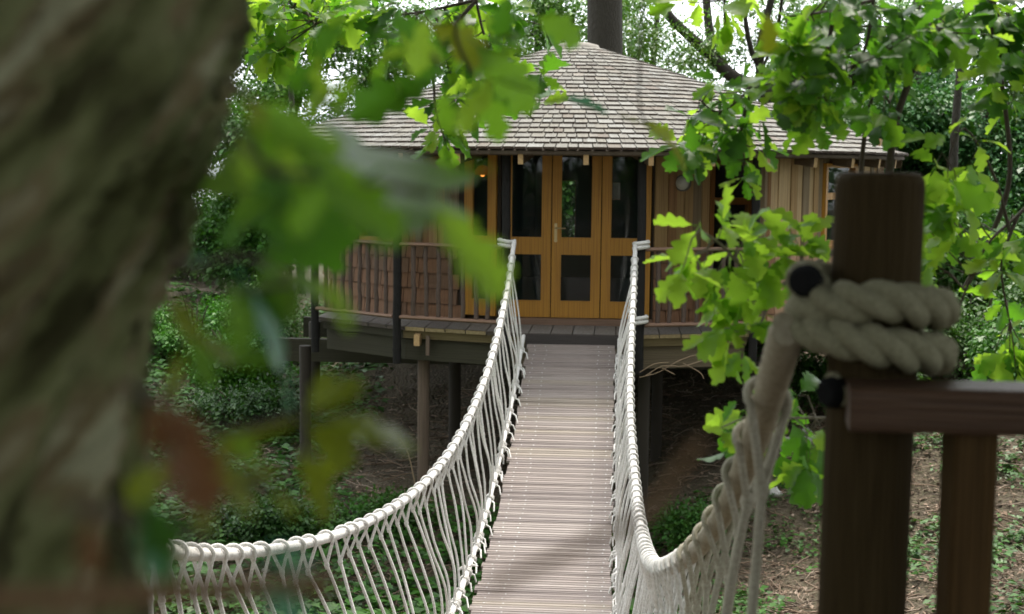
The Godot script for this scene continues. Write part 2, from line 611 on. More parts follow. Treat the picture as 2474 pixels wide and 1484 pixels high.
func round_roof(parent: Node3D, mid: Vector3, eave_r: float, eave_y: float, slope: float, expo: float, many: int) -> void:
	# many: how many of the lowest shingles towards the bridge become pieces of their own
	var under := Shape.new()
	var rows := []
	for k in 15:
		var r := eave_r * (1.0 - k / 14.0) + 0.01
		var ring := PackedVector3Array()
		for j in 60:
			var a := TAU * j / 60
			ring.append(mid + Vector3(sin(a) * r, roof_y(r, eave_r, eave_y, slope) - 0.03, cos(a) * r))
		rows.append(ring)
	under.skin(rows, true)
	# the underside, and the edge between
	var low := []
	for r in [eave_r, 0.02]:
		var ring := PackedVector3Array()
		for j in 60:
			var a := TAU * j / 60
			ring.append(mid + Vector3(sin(a) * r, roof_y(r, eave_r, eave_y, slope) - 0.075, cos(a) * r))
		low.append(ring)
	under.skin(low, false, null, false)
	var rim := []
	for y in [-0.03, -0.075]:
		var ring := PackedVector3Array()
		for j in 60:
			var a := TAU * j / 60
			ring.append(mid + Vector3(sin(a) * eave_r, roof_y(eave_r, eave_r, eave_y, slope) + y, cos(a) * eave_r))
		rim.append(ring)
	under.skin(rim, true)
	var roof := put("roof", under.mesh(M.roof_under), parent)
	var theta := atan(slope)
	var rest := Shape.new()
	var tones := [Color(0.165, 0.158, 0.138), Color(0.19, 0.183, 0.163), Color(0.14, 0.13, 0.112), Color(0.172, 0.157, 0.132), Color(0.135, 0.11, 0.088), Color(0.215, 0.212, 0.197)]
	var meshes := {}
	var single := 0
	var courses := int(eave_r / cos(theta) / expo)
	for k in courses:
		var sl := (k + 0.5) * expo - 0.03
		var r := eave_r - sl * cos(theta)
		if r < 0.28:
			break
		var a := rnd(0, 0.1)
		var end := a + TAU
		while a < end - 0.003:
			var size := rng.randi_range(0, 3)
			var w: float = [0.105, 0.13, 0.155, 0.18][size]
			if r < 1.0:
				w *= 0.8
			var step := w / r
			if a + step > end:
				w = (end - a) * r
				step = end - a
				size = 9
			var mid_a := a + step / 2
			a += step + 0.012 / r
			var facing := absf(wrapf(mid_a, -PI, PI))
			var tone := rng.randi_range(0, 5)
			if rng.randf() < 0.6:
				tone = rng.randi_range(0, 3)
			var outward := Vector3(sin(mid_a), 0, cos(mid_a))
			var down := (outward * cos(theta) + Vector3.DOWN * sin(theta)).normalized()
			var up := outward * sin(theta) + Vector3.UP * cos(theta)
			var tilt := 0.10 + rnd(-0.02, 0.03)
			var zz := (down * cos(tilt) + up * sin(tilt)).normalized()
			var yy := (up * cos(tilt) - down * sin(tilt)).normalized()
			var rr := r + rnd(-0.008, 0.008)
			var t := Transform3D(Basis(yy.cross(zz).normalized(), yy, zz), mid + outward * rr + Vector3.UP * (roof_y(rr, eave_r, eave_y, slope) + 0.018))
			var shade := rnd(0.8, 1.15)
			var edge := Color(0.075, 0.05, 0.038)
			if single < many and facing < 0.62 and k < 11 and size < 9 and r > 1.0:
				var key := "%d_%d" % [size, tone]
				if not meshes.has(key):
					var one := Shape.new()
					shingle(one, Transform3D(), w, expo * 1.25, 0.03, tones[tone], edge)
					meshes[key] = one.mesh(M.roof_shingle)
				put("shingle", meshes[key], roof, t)
				single += 1
			else:
				shingle(rest, t, w, expo * 1.25, 0.03, tones[tone] * shade, edge)
	var more := put("shingle_courses", rest.mesh(M.roof_shingle), roof)
	more.set_meta("kind", "stuff")
	var crown := Shape.new()
	rows = []
	for q in [Vector2(0.36, -0.03), Vector2(0.34, 0.015), Vector2(0.2, 0.05), Vector2(0.01, 0.065)]:
		var ring := PackedVector3Array()
		for j in 20:
			var a := TAU * j / 20
			ring.append(mid + Vector3(sin(a) * q.x, roof_y(0.3, eave_r, eave_y, slope) + q.y + 0.03, cos(a) * q.x))
		rows.append(ring)
	crown.skin(rows, true, Color(0.24, 0.22, 0.195))
	put("roof_cap", crown.mesh(M.roof_shingle), roof)


func wall(parent: Node3D, a: Vector2, b: Vector2, y1: float, holes: Array, boards: Array, shingles: Array, dress := true, mid_y := 1.0) -> Node3D:
	# a wall from a to b as seen left to right from outside; holes are Rect2 in metres along the wall and up
	var along := Vector3(b.x - a.x, 0, b.y - a.y)
	var long := along.length()
	along /= long
	var out := along.cross(Vector3.UP) * -1.0
	out = Vector3.UP.cross(along) * -1.0
	if out.dot(Vector3(a.x + b.x, 0, a.y + b.y) * 0.5 - Vector3(0, 0, MID)) < 0.0:
		out = -out
	var base := Transform3D(Basis(along, Vector3.UP, along.cross(Vector3.UP)), Vector3(a.x, 0, a.y))
	if base.basis.z.dot(out) < 0.0:
		push_error("wall drawn right to left")
	var s := Shape.new()
	var us := [0.0, long]
	for h in holes:
		us.append(h.position.x)
		us.append(h.end.x)
	us.sort()
	for i in us.size() - 1:
		var u0: float = us[i]
		var u1: float = us[i + 1]
		if u1 - u0 < 0.002:
			continue
		var cuts := [Vector2(-0.06, y1)]
		for h in holes:
			if u0 >= h.position.x - 0.001 and u1 <= h.end.x + 0.001:
				var left := []
				for q in cuts:
					if h.position.y > q.x:
						left.append(Vector2(q.x, minf(h.position.y, q.y)))
					if h.end.y < q.y:
						left.append(Vector2(maxf(h.end.y, q.x), q.y))
				cuts = left
		for q in cuts:
			if q.y - q.x > 0.01:
				s.box(base * Transform3D(Basis(), Vector3((u0 + u1) / 2, (q.x + q.y) / 2, -0.04)), Vector3(u1 - u0, q.y - q.x, 0.08))
	var w := put("wall", s.mesh(M.backing), parent)
	if not dress:
		return w
	var u := 0.0
	var n := 0
	while u < long - 0.02:
		var wide := minf(rnd(0.075, 0.13), long - u)
		var proud := 0.032 if n % 2 == 0 else 0.016
		n += 1
		var parts := [Vector2(mid_y, y1)]
		for h in holes:
			if u + wide > h.position.x + 0.01 and u < h.end.x - 0.01:
				var left := []
				for q in parts:
					if h.position.y - q.x > 0.04:
						left.append(Vector2(q.x, minf(h.position.y, q.y)))
					if q.y - h.end.y > 0.04:
						left.append(Vector2(maxf(h.end.y, q.x), q.y))
				parts = left
		for q in parts:
			var one := Shape.new()
			one.box(base * Transform3D(Basis(), Vector3(u + wide / 2, (q.x + q.y) / 2, proud / 2)), Vector3(wide - 0.006, q.y - q.x - 0.004, proud))
			put("wall_board", one.mesh(M[boards[rng.randi_range(0, boards.size() - 1)]]), w)
		u += wide
	var rows := int(round(mid_y / 0.185))
	var tall := mid_y / rows
	for k in rows:
		u = -rnd(0.0, 0.12)
		while u < long:
			var wide := rnd(0.11, 0.2)
			var u0 := maxf(u, 0.0)
			var u1 := minf(u + wide, long)
			u += wide
			var free := u1 - u0 > 0.03
			for h in holes:
				if u1 > h.position.x + 0.02 and u0 < h.end.x - 0.02 and (k + 0.5) * tall > h.position.y and (k + 0.5) * tall < h.end.y:
					free = false
			if free:
				var one := Shape.new()
				var y0 := k * tall + rnd(-0.004, 0.004)
				var p := []
				for q in [Vector3(u0 + 0.006, y0 + 0.008, 0.04), Vector3(u1 - 0.006, y0 + 0.008, 0.04), Vector3(u1 - 0.006, y0 + 0.008, 0.004), Vector3(u0 + 0.006, y0 + 0.008, 0.004), Vector3(u0 + 0.006, y0 + tall, 0.016), Vector3(u1 - 0.006, y0 + tall, 0.016), Vector3(u1 - 0.006, y0 + tall, 0.0), Vector3(u0 + 0.006, y0 + tall, 0.0)]:
					p.append(base * q)
				one.hexa(p)
				put("wall_shingle", one.mesh(M[shingles[rng.randi_range(0, shingles.size() - 1)]]), w)
	return w


func window(parent: Node3D, called: String, a: Vector2, b: Vector2, u0: float, u1: float, v0: float, v1: float, transom: float, m: Material, bar := 0.055) -> Node3D:
	var along := Vector3(b.x - a.x, 0, b.y - a.y).normalized()
	var base := Transform3D(Basis(along, Vector3.UP, along.cross(Vector3.UP)), Vector3(a.x, 0, a.y))
	var s := Shape.new()
	var z := 0.0
	s.box(base * Transform3D(Basis(), Vector3(u0 + bar / 2, (v0 + v1) / 2, z)), Vector3(bar, v1 - v0, 0.11))
	s.box(base * Transform3D(Basis(), Vector3(u1 - bar / 2, (v0 + v1) / 2, z)), Vector3(bar, v1 - v0, 0.11))
	for y in [v0 + bar / 2, v1 - bar / 2] + ([transom] if transom > 0.0 else []):
		s.box(base * Transform3D(Basis(), Vector3((u0 + u1) / 2, y, z + 0.003)), Vector3(u1 - u0 - 2 * bar + 0.004, bar * (1.6 if y == transom else 1.0), 0.1))
	var w := put(called, s.mesh(m), parent)
	var sill := Shape.new()
	sill.box(base * Transform3D(Basis(), Vector3((u0 + u1) / 2, v0 - 0.02, 0.05)), Vector3(u1 - u0 + 0.08, 0.035, 0.12))
	put("sill", sill.mesh(m), w)
	var spans := [Vector2(v0 + bar, v1 - bar)]
	if transom > 0.0:
		spans = [Vector2(v0 + bar, transom - bar * 0.8), Vector2(transom + bar * 0.8, v1 - bar)]
	for q in spans:
		var p := Shape.new()
		p.box(base * Transform3D(Basis(), Vector3((u0 + u1) / 2, (q.x + q.y) / 2, 0.004)), Vector3(u1 - u0 - 2 * bar, q.y - q.x, 0.006))
		put("pane", p.mesh(M.glass), w)
	return w


func door(parent: Node3D, a: Vector2, b: Vector2, u0: float, u1: float, handle: bool) -> void:
	var along := Vector3(b.x - a.x, 0, b.y - a.y).normalized()
	var base := Transform3D(Basis(along, Vector3.UP, along.cross(Vector3.UP)), Vector3(a.x, 0, a.y))
	var at := func(u: float, v: float, z := 0.0) -> Transform3D: return base * Transform3D(Basis(), Vector3(u, v, z))
	var s := Shape.new()
	var st := 0.105
	var y0 := 0.09
	var y1 := 2.3
	s.box(at.call(u0 + st / 2, (y0 + y1) / 2), Vector3(st, y1 - y0, 0.055))
	s.box(at.call(u1 - st / 2, (y0 + y1) / 2), Vector3(st, y1 - y0, 0.055))
	var mid := (u0 + u1) / 2
	var w := u1 - u0 - 2 * st
	s.box(at.call(mid, y0 + 0.1), Vector3(w, 0.2, 0.05))
	s.box(at.call(mid, 1.01), Vector3(w, 0.19, 0.05))
	s.box(at.call(mid, y1 - 0.05), Vector3(w, 0.1, 0.05))
	for q in [Vector2(y0 + 0.2, 0.915), Vector2(1.105, y1 - 0.1)]:
		# the glazing bead
		for e in [Vector2(u0 + st + 0.008, 0), Vector2(u1 - st - 0.008, 0)]:
			s.box(at.call(e.x, (q.x + q.y) / 2, 0.008), Vector3(0.016, q.y - q.x, 0.05))
		for y in [q.x + 0.008, q.y - 0.008]:
			s.box(at.call(mid, y, 0.0075), Vector3(w - 0.034, 0.016, 0.049))
	var d := put("door", s.mesh(M.varnish), parent)
	for q in [Vector2(y0 + 0.2, 0.915), Vector2(1.105, y1 - 0.1)]:
		var p := Shape.new()
		p.box(at.call(mid, (q.x + q.y) / 2, 0.0), Vector3(w - 0.03, q.y - q.x - 0.03, 0.006))
		put("pane", p.mesh(M.glass), d)
	if handle:
		var h := Shape.new()
		h.box(at.call(u0 + 0.05, 1.2, 0.032), Vector3(0.035, 0.2, 0.008))
		var o: Vector3 = (at.call(u0 + 0.05, 1.24, 0.03) as Transform3D).origin
		var zz := base.basis.z
		h.tube([o, o + zz * 0.05, o + zz * 0.055 + along * 0.03, o + zz * 0.05 + along * 0.13], 0.009, 8)
		put("handle", h.mesh(M.brass), d)
		var k := Shape.new()
		var o2: Vector3 = (at.call(u0 + 0.05, 1.08, 0.03) as Transform3D).origin
		k.tube([o2, o2 + zz * 0.02], 0.022, 12)
		put("lock", k.mesh(M.brass), d)


func treehouse() -> void:
	var h := thing("treehouse", HOUSE, HOUSE_TURN, "round cedar treehouse with conical grey shingle roof and glazed orange doors", "treehouse")
	round_roof(h, Vector3(-0.14, 0, ROOF_MID), 4.8, 2.24, 0.352, 0.19, 300)
	var fs := Shape.new()
	for j in 90:
		var a := j * 4.0
		var p := [eave(a, 4.74, 2.15), eave(a + 4, 4.74, 2.15), eave(a + 4, 4.70, 2.15), eave(a, 4.70, 2.15), eave(a, 4.74, 2.205), eave(a + 4, 4.74, 2.205), eave(a + 4, 4.70, 2.205), eave(a, 4.70, 2.205)]
		fs.hexa(p)
	put("fascia", fs.mesh(M.fascia), h)
	# rafter feet show below the eave, about every 8.6 degrees
	var rf := Shape.new()
	rf.box(Transform3D(Basis(), Vector3(0, 0, -0.6)), Vector3(0.062, 0.12, 1.2), Color(0.11, 0.075, 0.045), Color(0.62, 0.41, 0.2))  # dark brown sides, pale end face
	var rafter := rf.mesh(M.rafter_two_tone)
	for k in range(-11, 12):
		var a := (k + 0.37) * 9.27
		var t := Transform3D(Basis(Vector3.UP, deg_to_rad(a)) * Basis(Vector3.RIGHT, 0.12), eave(a, 4.765, 2.105))
		put("rafter", rafter, h, t)
	# the recessed front behind the veranda
	var top := 2.33
	var warm := ["cedar_tan", "cedar_grey", "cedar_red", "cedar_tan", "cedar_grey"]
	var lit_boards := ["cedar_lit", "cedar_lit", "cedar_tan", "cedar_grey"]
	var rust := ["shingle_rust", "shingle_brown", "shingle_rust"]
	var pink_lit := ["shingle_pink_lit", "shingle_pink_lit", "shingle_rust"]
	var f0 := Vector2(-0.99, -1.1)
	var f1 := Vector2(0.99, -1.1)
	wall(h, f0, f1, top, [Rect2(0.02, 0.0, 1.94, 2.32)], warm, rust, false)
	var thr := Shape.new()
	thr.box(Transform3D(Basis(), Vector3(0, 0.04, -1.06)), Vector3(1.98, 0.085, 0.14))
	put("threshold", thr.mesh(M.rail_wood), h)
	for k in 3:
		door(h, f0, f1, 0.045 + k * 0.636, 0.045 + (k + 1) * 0.636 - 0.012, k == 1)
	var l0 := Vector2(-2.32, -1.62)
	wall(h, l0, f0, top, [Rect2(0.93, 0.02, 0.47, 2.29)], warm, rust)
	door(h, l0, f0, 0.935, 1.395, false)
	var l1 := Vector2(-3.5, -2.72)
	wall(h, l1, l0, top, [Rect2(0.72, 1.0, 0.78, 1.12)], warm, rust)
	window(h, "window", l1, l0, 0.72, 1.5, 1.0, 2.12, 0.0, M.varnish)
	var r1 := Vector2(2.33, -1.72)
	wall(h, f1, r1, top, [Rect2(0.78, 0.62, 0.62, 1.5)], warm, rust)
	window(h, "window", f1, r1, 0.78, 1.4, 0.62, 2.12, 1.6, M.varnish_dark)
	var r2 := Vector2(2.31, -0.72)
	var s := Shape.new()
	s.box(Transform3D(Basis(), Vector3(2.36, 1.13, -1.2)), Vector3(0.1, 2.4, 1.0))
	put("wall", s.mesh(M.cedar_red), h)
	var r3 := Vector2(3.12, -1.36)
	wall(h, r2, r3, top, [], lit_boards, pink_lit)
	var r4 := Vector2(4.05, -2.7)
	wall(h, r3, r4, top, [Rect2(0.02, 1.05, 0.9, 1.05)], lit_boards, pink_lit)
	window(h, "window", r3, r4, 0.02, 0.92, 1.05, 2.1, 1.68, M.varnish)
	var cb := Shape.new()
	cb.box(Transform3D(Basis(Vector3.UP, -0.6), Vector3(2.325, 1.13, -0.70)), Vector3(0.07, 2.4, 0.07))
	put("corner_board", cb.mesh(M.cedar_grey), h)
	# the rest of the round wall
	var back := [r4, Vector2(4.5, -4.8), Vector2(4.1, -6.9), Vector2(2.9, -8.5), Vector2(1.0, -9.2), Vector2(-1.0, -9.2), Vector2(-2.9, -8.5), Vector2(-4.1, -6.9), Vector2(-3.95, -4.8), Vector2(-3.78, -3.6), l1]
	for k in back.size() - 1:
		var holes := []
		if k == 4:
			holes = [Rect2(1.24, 0.62, 0.32, 1.15), Rect2(0.42, 1.42, 0.16, 0.32)]
		wall(h, back[k], back[k + 1], 2.45, holes, warm, rust, k == 0 or k == 9)
	window(h, "window", back[4], back[5], 1.24, 1.56, 0.62, 1.77, 0.0, M.varnish_dark, 0.015)
	window(h, "window", back[4], back[5], 0.42, 0.58, 1.42, 1.74, 0.0, M.varnish_dark, 0.01)
	# floor inside
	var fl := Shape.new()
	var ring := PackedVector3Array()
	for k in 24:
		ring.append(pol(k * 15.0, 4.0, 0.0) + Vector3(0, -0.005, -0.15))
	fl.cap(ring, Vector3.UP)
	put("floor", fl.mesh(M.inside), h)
	# a lit lamp hanging inside each side of the doors
	pendant(h.transform * Vector3(-1.30, 1.93, -2.05), "small lit pendant lamp glowing behind the narrow glazed panel")
	pendant(h.transform * Vector3(-2.92, 1.86, -2.95), "small lit pendant lamp glowing behind the far side window")
	var wl := thing("wall_lamp", h.transform * Vector3(1.36, 1.83, -1.205), HOUSE_TURN - 0.43, "round pale bulkhead lamp on the boards beside the doors", "wall lamp")
	var body := Shape.new()
	body.tube([Vector3(0, 0, 0), Vector3(0, 0, 0.05)], 0.105, 20)
	put("lamp_base", body.mesh(M.lamp_body), wl)
	var dome := Shape.new()
	var rows := []
	for q in [Vector2(0.088, 0.05), Vector2(0.08, 0.075), Vector2(0.055, 0.095), Vector2(0.004, 0.105)]:
		var rg := PackedVector3Array()
		for j in 20:
			rg.append(Vector3(cos(TAU * j / 20) * q.x, sin(TAU * j / 20) * q.x, q.y))
		rows.append(rg)
	dome.skin(rows, true)
	put("lens", dome.mesh(M.lens), wl)
	var st := thing("door_sticker", h.transform * Vector3(0.89, 1.18, -1.085), HOUSE_TURN, "round green sticker low on the right hand door glass", "sticker")
	var dsk := Shape.new()
	dsk.tube([Vector3(0, 0, 0), Vector3(0, 0, 0.003)], 0.05, 18)
	put("disc", dsk.mesh(M.sticker), st)
	var dot := Shape.new()
	dot.tube([Vector3(0.004, -0.004, 0.003), Vector3(0.004, -0.004, 0.005)], 0.017, 10)
	put("dark_dot", dot.mesh(M.tape), st)


func pendant(at: Vector3, label: String) -> void:
	var o := thing("pendant_lamp", at, 0.0, label, "lamp", "pendant lamps inside the treehouse")
	var sh := Shape.new()
	var rows := []
	for q in [Vector2(0.02, 0.1), Vector2(0.06, 0.085), Vector2(0.105, 0.03), Vector2(0.12, -0.03)]:
		var rg := PackedVector3Array()
		for j in 16:
			rg.append(Vector3(cos(TAU * j / 16) * q.x, q.y, sin(TAU * j / 16) * q.x))
		rows.append(rg)
	sh.skin(rows, true)
	put("lamp_shade", sh.mesh(M.shade), o)
	var b := SphereMesh.new()
	b.radius = 0.035
	b.height = 0.07
	b.radial_segments = 12
	b.rings = 8
	b.material = M.bulb
	put("bulb", b, o, Transform3D(Basis(), Vector3(0, -0.02, 0)))
	var c := Shape.new()
	c.tube([Vector3(0, 0.1, 0), Vector3(0, 0.62, 0)], 0.006, 6)
	put("cable", c.mesh(M.tape), o)
	var l := OmniLight3D.new()
	l.name = "glow"
	l.light_color = Color(1.0, 0.55, 0.22)
	l.light_energy = 0.002
	l.light_size = 0.03
	l.omni_range = 12.0
	l.omni_attenuation = 2.0
	l.shadow_enabled = true
	o.add_child(l)
	l.position = Vector3(0, -0.02, 0)


func veranda() -> void:
	var h := thing("veranda", HOUSE, HOUSE_TURN, "raised timber veranda deck on stilts in front of the treehouse", "veranda")
	# deck boards run out from the wall; the freshly cut ends are pale
	var edge := []
	for a in [-63.0, -45.0, -27.0, -9.0, 9.0, 27.0]:
		edge.append(pol(a, 4.8))
	var x := -3.445
	while x < 2.3:
		var w := 0.265
		var z := func(q: float) -> float:
			for k in edge.size() - 1:
				if q <= edge[k + 1].x:
					return lerpf(edge[k].z, edge[k + 1].z, (q - edge[k].x) / (edge[k + 1].x - edge[k].x))
			return edge[-1].z
		var z0: float = z.call(x + 0.006)
		var z1: float = z.call(x + w - 0.006)
		var s := Shape.new()
		var back := -4.5 if x < -1.3 else -1.9
		var jut := rnd(-0.012, 0.012)
		var p := []
		for y in [-0.045, 0.0]:
			for q in [Vector2(x + 0.006, z0 + jut), Vector2(x + w - 0.006, z1 + jut), Vector2(x + w - 0.006, back), Vector2(x + 0.006, back)]:
				p.append(Vector3(q.x, y, q.y))
		var g := rnd(0.85, 1.15)
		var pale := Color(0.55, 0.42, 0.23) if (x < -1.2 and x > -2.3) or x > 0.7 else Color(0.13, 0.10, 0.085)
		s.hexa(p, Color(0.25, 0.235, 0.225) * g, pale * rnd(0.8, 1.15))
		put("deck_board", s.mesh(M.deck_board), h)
		x += w
	for k in range(-2, 2):
		var a := -18.0 * 0.5 + k * 18.0 + (0.0)
		var p0 := pol(a, 4.72)
		var p1 := pol(a + 18.0, 4.72)
		var along := (p1 - p0).normalized()
		var zz := along.cross(Vector3.UP)
		var mid := (p0 + p1) / 2
		var s := Shape.new()
		s.box(Transform3D(Basis(along, Vector3.UP, zz), mid + Vector3.UP * -0.1), Vector3(p0.distance_to(p1), 0.1, 0.045))
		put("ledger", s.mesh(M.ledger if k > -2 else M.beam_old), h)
		s = Shape.new()
		var q0 := pol(a, 4.64)
		var q1 := pol(a + 18.0, 4.64)
		s.box(Transform3D(Basis(along, Vector3.UP, zz), (q0 + q1) / 2 + Vector3.UP * -0.295), Vector3(q0.distance_to(q1) + 0.02, 0.265, 0.09))
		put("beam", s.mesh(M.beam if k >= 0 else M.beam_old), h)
	# joist stub under the pale boards, the dark step where the bridge meets the deck
	var js := Shape.new()
	js.box(Transform3D(Basis(), pol(-24.0, 4.78, -0.15)), Vector3(0.07, 0.14, 0.2))
	put("joist", js.mesh(M.rafter_wood), h)
	js = Shape.new()
	js.box(Transform3D(Basis(), pol(-22.3, 4.77, -0.22)), Vector3(0.045, 0.24, 0.06))
	put("bracket", js.mesh(M.stilt), h)
	js = Shape.new()
	js.box(Transform3D(Basis(), Vector3(0.0, -0.075, 0.045)), Vector3(1.12, 0.15, 0.1))
	put("sill_beam", js.mesh(M.sill_beam), h)
	# black posts carry the eave
	for a in [-45.0, -27.0, -9.6, 9.6, 27.0]:
		var p := pol(a, 4.87)
		var s := Shape.new()
		var keys := []
		for k in 10:
			keys.append(p + Vector3(rnd(-0.006, 0.006), lerpf(-0.46, 2.2, k / 9.0), rnd(-0.006, 0.006)))
		s.tube(keys, 0.053, 12)
		s.tube([p + Vector3(0, -0.30, 0), p + Vector3(0, -0.27, 0)], 0.058, 12)
		put("post", s.mesh(M.post_dark), h)
	# stilts, ring beams behind, and the boards of the underside
	for q in [Vector3(-25.5, 4.45, 0.078), Vector3(-52.0, 4.7, 0.08), Vector3(-36.0, 2.9, 0.085), Vector3(12.0, 4.3, 0.08), Vector3(34.0, 4.2, 0.085), Vector3(28.0, 2.4, 0.08), Vector3(0.0, 2.4, 0.1), Vector3(70.0, 4.2, 0.09), Vector3(140.0, 4.2, 0.09), Vector3(-140.0, 4.2, 0.09), Vector3(-90.0, 4.2, 0.09), Vector3(180.0, 4.2, 0.09)]:
		var p := pol(q.x, q.y)
		var g := (h.transform * p)
		var foot := height(g.x, -g.z) - 0.25
		var s := Shape.new()
		s.tube([Vector3(p.x, foot, p.z), Vector3(p.x, (foot - 0.4) / 2, p.z), Vector3(p.x, -0.45, p.z)], q.z, 10)
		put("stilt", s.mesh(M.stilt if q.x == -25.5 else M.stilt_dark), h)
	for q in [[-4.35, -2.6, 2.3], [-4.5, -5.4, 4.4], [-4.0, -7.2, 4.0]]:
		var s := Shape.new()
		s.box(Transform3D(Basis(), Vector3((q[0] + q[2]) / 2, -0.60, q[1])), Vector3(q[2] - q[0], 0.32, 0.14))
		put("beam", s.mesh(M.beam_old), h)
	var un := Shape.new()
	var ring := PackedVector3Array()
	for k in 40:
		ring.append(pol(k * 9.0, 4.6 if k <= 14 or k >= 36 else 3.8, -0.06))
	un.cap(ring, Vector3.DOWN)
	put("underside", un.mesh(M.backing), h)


func railings() -> void:
	var sets := [
		[-9.6, -27.0, 8, "brown stick balustrade between the bridge and the pendant lamp corner", "short veranda balustrade left of the bridge landing with seven stick spindles"],
		[-27.0, -45.0, 9, "", "veranda balustrade at the far bend under the side window with tight spindles"],
		[9.6, 27.0, 8, "", "veranda balustrade right of the bridge landing before the reddish shingles"],
	]
	for q in sets:
		var a: Vector3 = pol(q[0], 4.86)
		var b: Vector3 = pol(q[1], 4.86)
		var mid := (a + b) / 2
		var o := thing("balustrade", Vector3.ZERO, 0.0, q[4], "railing", "stick balustrades round the veranda")
		o.transform = Transform3D(Basis(Vector3.UP, HOUSE_TURN), HOUSE) * Transform3D(Basis(), mid)
		a -= mid
		b -= mid
		var t := (b - a).normalized()
		a += t * 0.05
		b -= t * 0.05
		var round_rail := [Vector2(-0.05, -0.022), Vector2(0.05, -0.022), Vector2(0.056, 0.0), Vector2(0.045, 0.022), Vector2(-0.045, 0.022), Vector2(-0.056, 0.0)]
		var s := Shape.new()
		s.sweep(round_rail, a + Vector3.UP * 1.045, b + Vector3.UP * 1.045, Vector3.UP)
		put("top_rail", s.mesh(M.rail_wood), o)
		s = Shape.new()
		s.sweep(round_rail, a + Vector3.UP * 0.13, b + Vector3.UP * 0.13, Vector3.UP)
		put("bottom_rail", s.mesh(M.rail_wood), o)
		var n: int = q[2]
		for k in range(1, n):
			var p := a.lerp(b, float(k) / n) + t * rnd(-0.012, 0.012)
			s = Shape.new()
			var keys := []
			for j in 7:
				keys.append(p + Vector3(rnd(-0.008, 0.008), lerpf(0.15, 1.03, j / 6.0), rnd(-0.006, 0.006)))
			s.tube(keys, rnd(0.024, 0.031), 7)
			put("spindle", s.mesh(M.stick), o)
	# rope lashings on the two posts by the landing
	for q in [[-9.6, 1.07, "white rope lashed twice round the dark post left of the doors"], [9.6, 1.07, "white rope lashed at rail height round the post right of the doors"], [9.6, 0.17, "white rope lashed low at deck level round the post right of the doors"]]:
		var o := thing("rope_lashing", Vector3.ZERO, 0.0, q[2], "rope", "rope lashings on the veranda posts")
		o.transform = Transform3D(Basis(Vector3.UP, HOUSE_TURN), HOUSE) * Transform3D(Basis(), pol(q[0], 4.87, q[1]))
		for j in 2:
			var keys := []
			for k in 25:
				var an := TAU * k / 24.0
				keys.append(Vector3(cos(an) * 0.084, j * 0.052 + cos(an) * 0.012 * signf(q[0]), sin(an) * 0.084))
			var s := Shape.new()
			s.tube(keys, 0.027, 12, Color(0.8, 0.785, 0.77), 3, 0.11, 0.7, false)
			put("turn", s.mesh(M.rope), o)


func garden_hut() -> void:
	var at := spot(1880, 330, 27.2)
	at.y = height(at.x, 27.2)
	var o := thing("garden_hut", at, 0.2, "smaller shingled round roof half hidden behind the treehouse on the right", "hut")
	var y := 2.58 - at.y
	round_roof(o, Vector3.ZERO, 1.8, y, 0.44, 0.19, 0)
	var s := Shape.new()
	for k in 12:
		var a := TAU * k / 12
		var b := TAU * (k + 1) / 12
		var p := []
		for v in [-0.3, y + 0.15]:
			for q in [Vector2(a, 1.45), Vector2(b, 1.45), Vector2(b, 1.38), Vector2(a, 1.38)]:
				p.append(Vector3(sin(q.x) * q.y, v, cos(q.x) * q.y))
		s.hexa(p)
	put("wall", s.mesh(M.cedar_grey), o)


# ---------------------------------------------------------------- the rope bridge

const NEAR_D := 2.1
const FAR_D := 16.84


func sag(d: float, y_near: float, y_far: float, s: float) -> float:
	var t := (d - NEAR_D) / (FAR_D - NEAR_D)
	return EYE.y + lerpf(y_near, y_far, t) - 4.0 * t * (1.0 - t) * s


func deck_mid(d: float) -> Vector3:
	return Vector3(0.236 + 0.0731 * (d - 10.2), sag(d, -1.35, -2.12, 1.56), -d)


const RIGHT_X := [Vector2(2.1, 0.415), Vector2(2.6, 0.465), Vector2(3.2, 0.515), Vector2(4.0, 0.56), Vector2(5.5, 0.615), Vector2(7.5, 0.74), Vector2(10.0, 0.907), Vector2(13.0, 1.11), Vector2(16.84, 1.47)]
const LEFT_X := [Vector2(2.1, -0.98), Vector2(3.5, -1.16), Vector2(5.0, -1.22), Vector2(6.0, -1.19), Vector2(7.0, -1.03), Vector2(8.0, -0.86), Vector2(10.0, -0.56), Vector2(13.0, -0.25), Vector2(15.0, -0.095), Vector2(16.84, 0.02)]


func hand_rope(d: float, s: int) -> Vector3:
	if s > 0:
		return Vector3(table(RIGHT_X, d), sag(d, -0.24, -0.92, 1.7), -d)
	return Vector3(table(LEFT_X, d), sag(d, -0.24, -0.90, 1.65), -d)


func foot_rope(d: float, s: int) -> Vector3:
	var across := Vector3(1, 0, 0.0731).normalized()
	var out := 0.575 + (0.045 * sin(PI * (d - NEAR_D) / (FAR_D - NEAR_D)) if s < 0 else 0.0)
	var p := deck_mid(d) + across * out * s + Vector3.UP * (0.075 + (0.02 if s < 0 else 0.0))
	# nearer the landing the foot ropes spread towards the hand ropes
	var t := clampf((d - 4.0) / 6.5, 0.0, 1.0)
	p.x = lerpf(hand_rope(d, s).x - 0.05 * s, p.x, t * t * (3.0 - 2.0 * t))
	return p


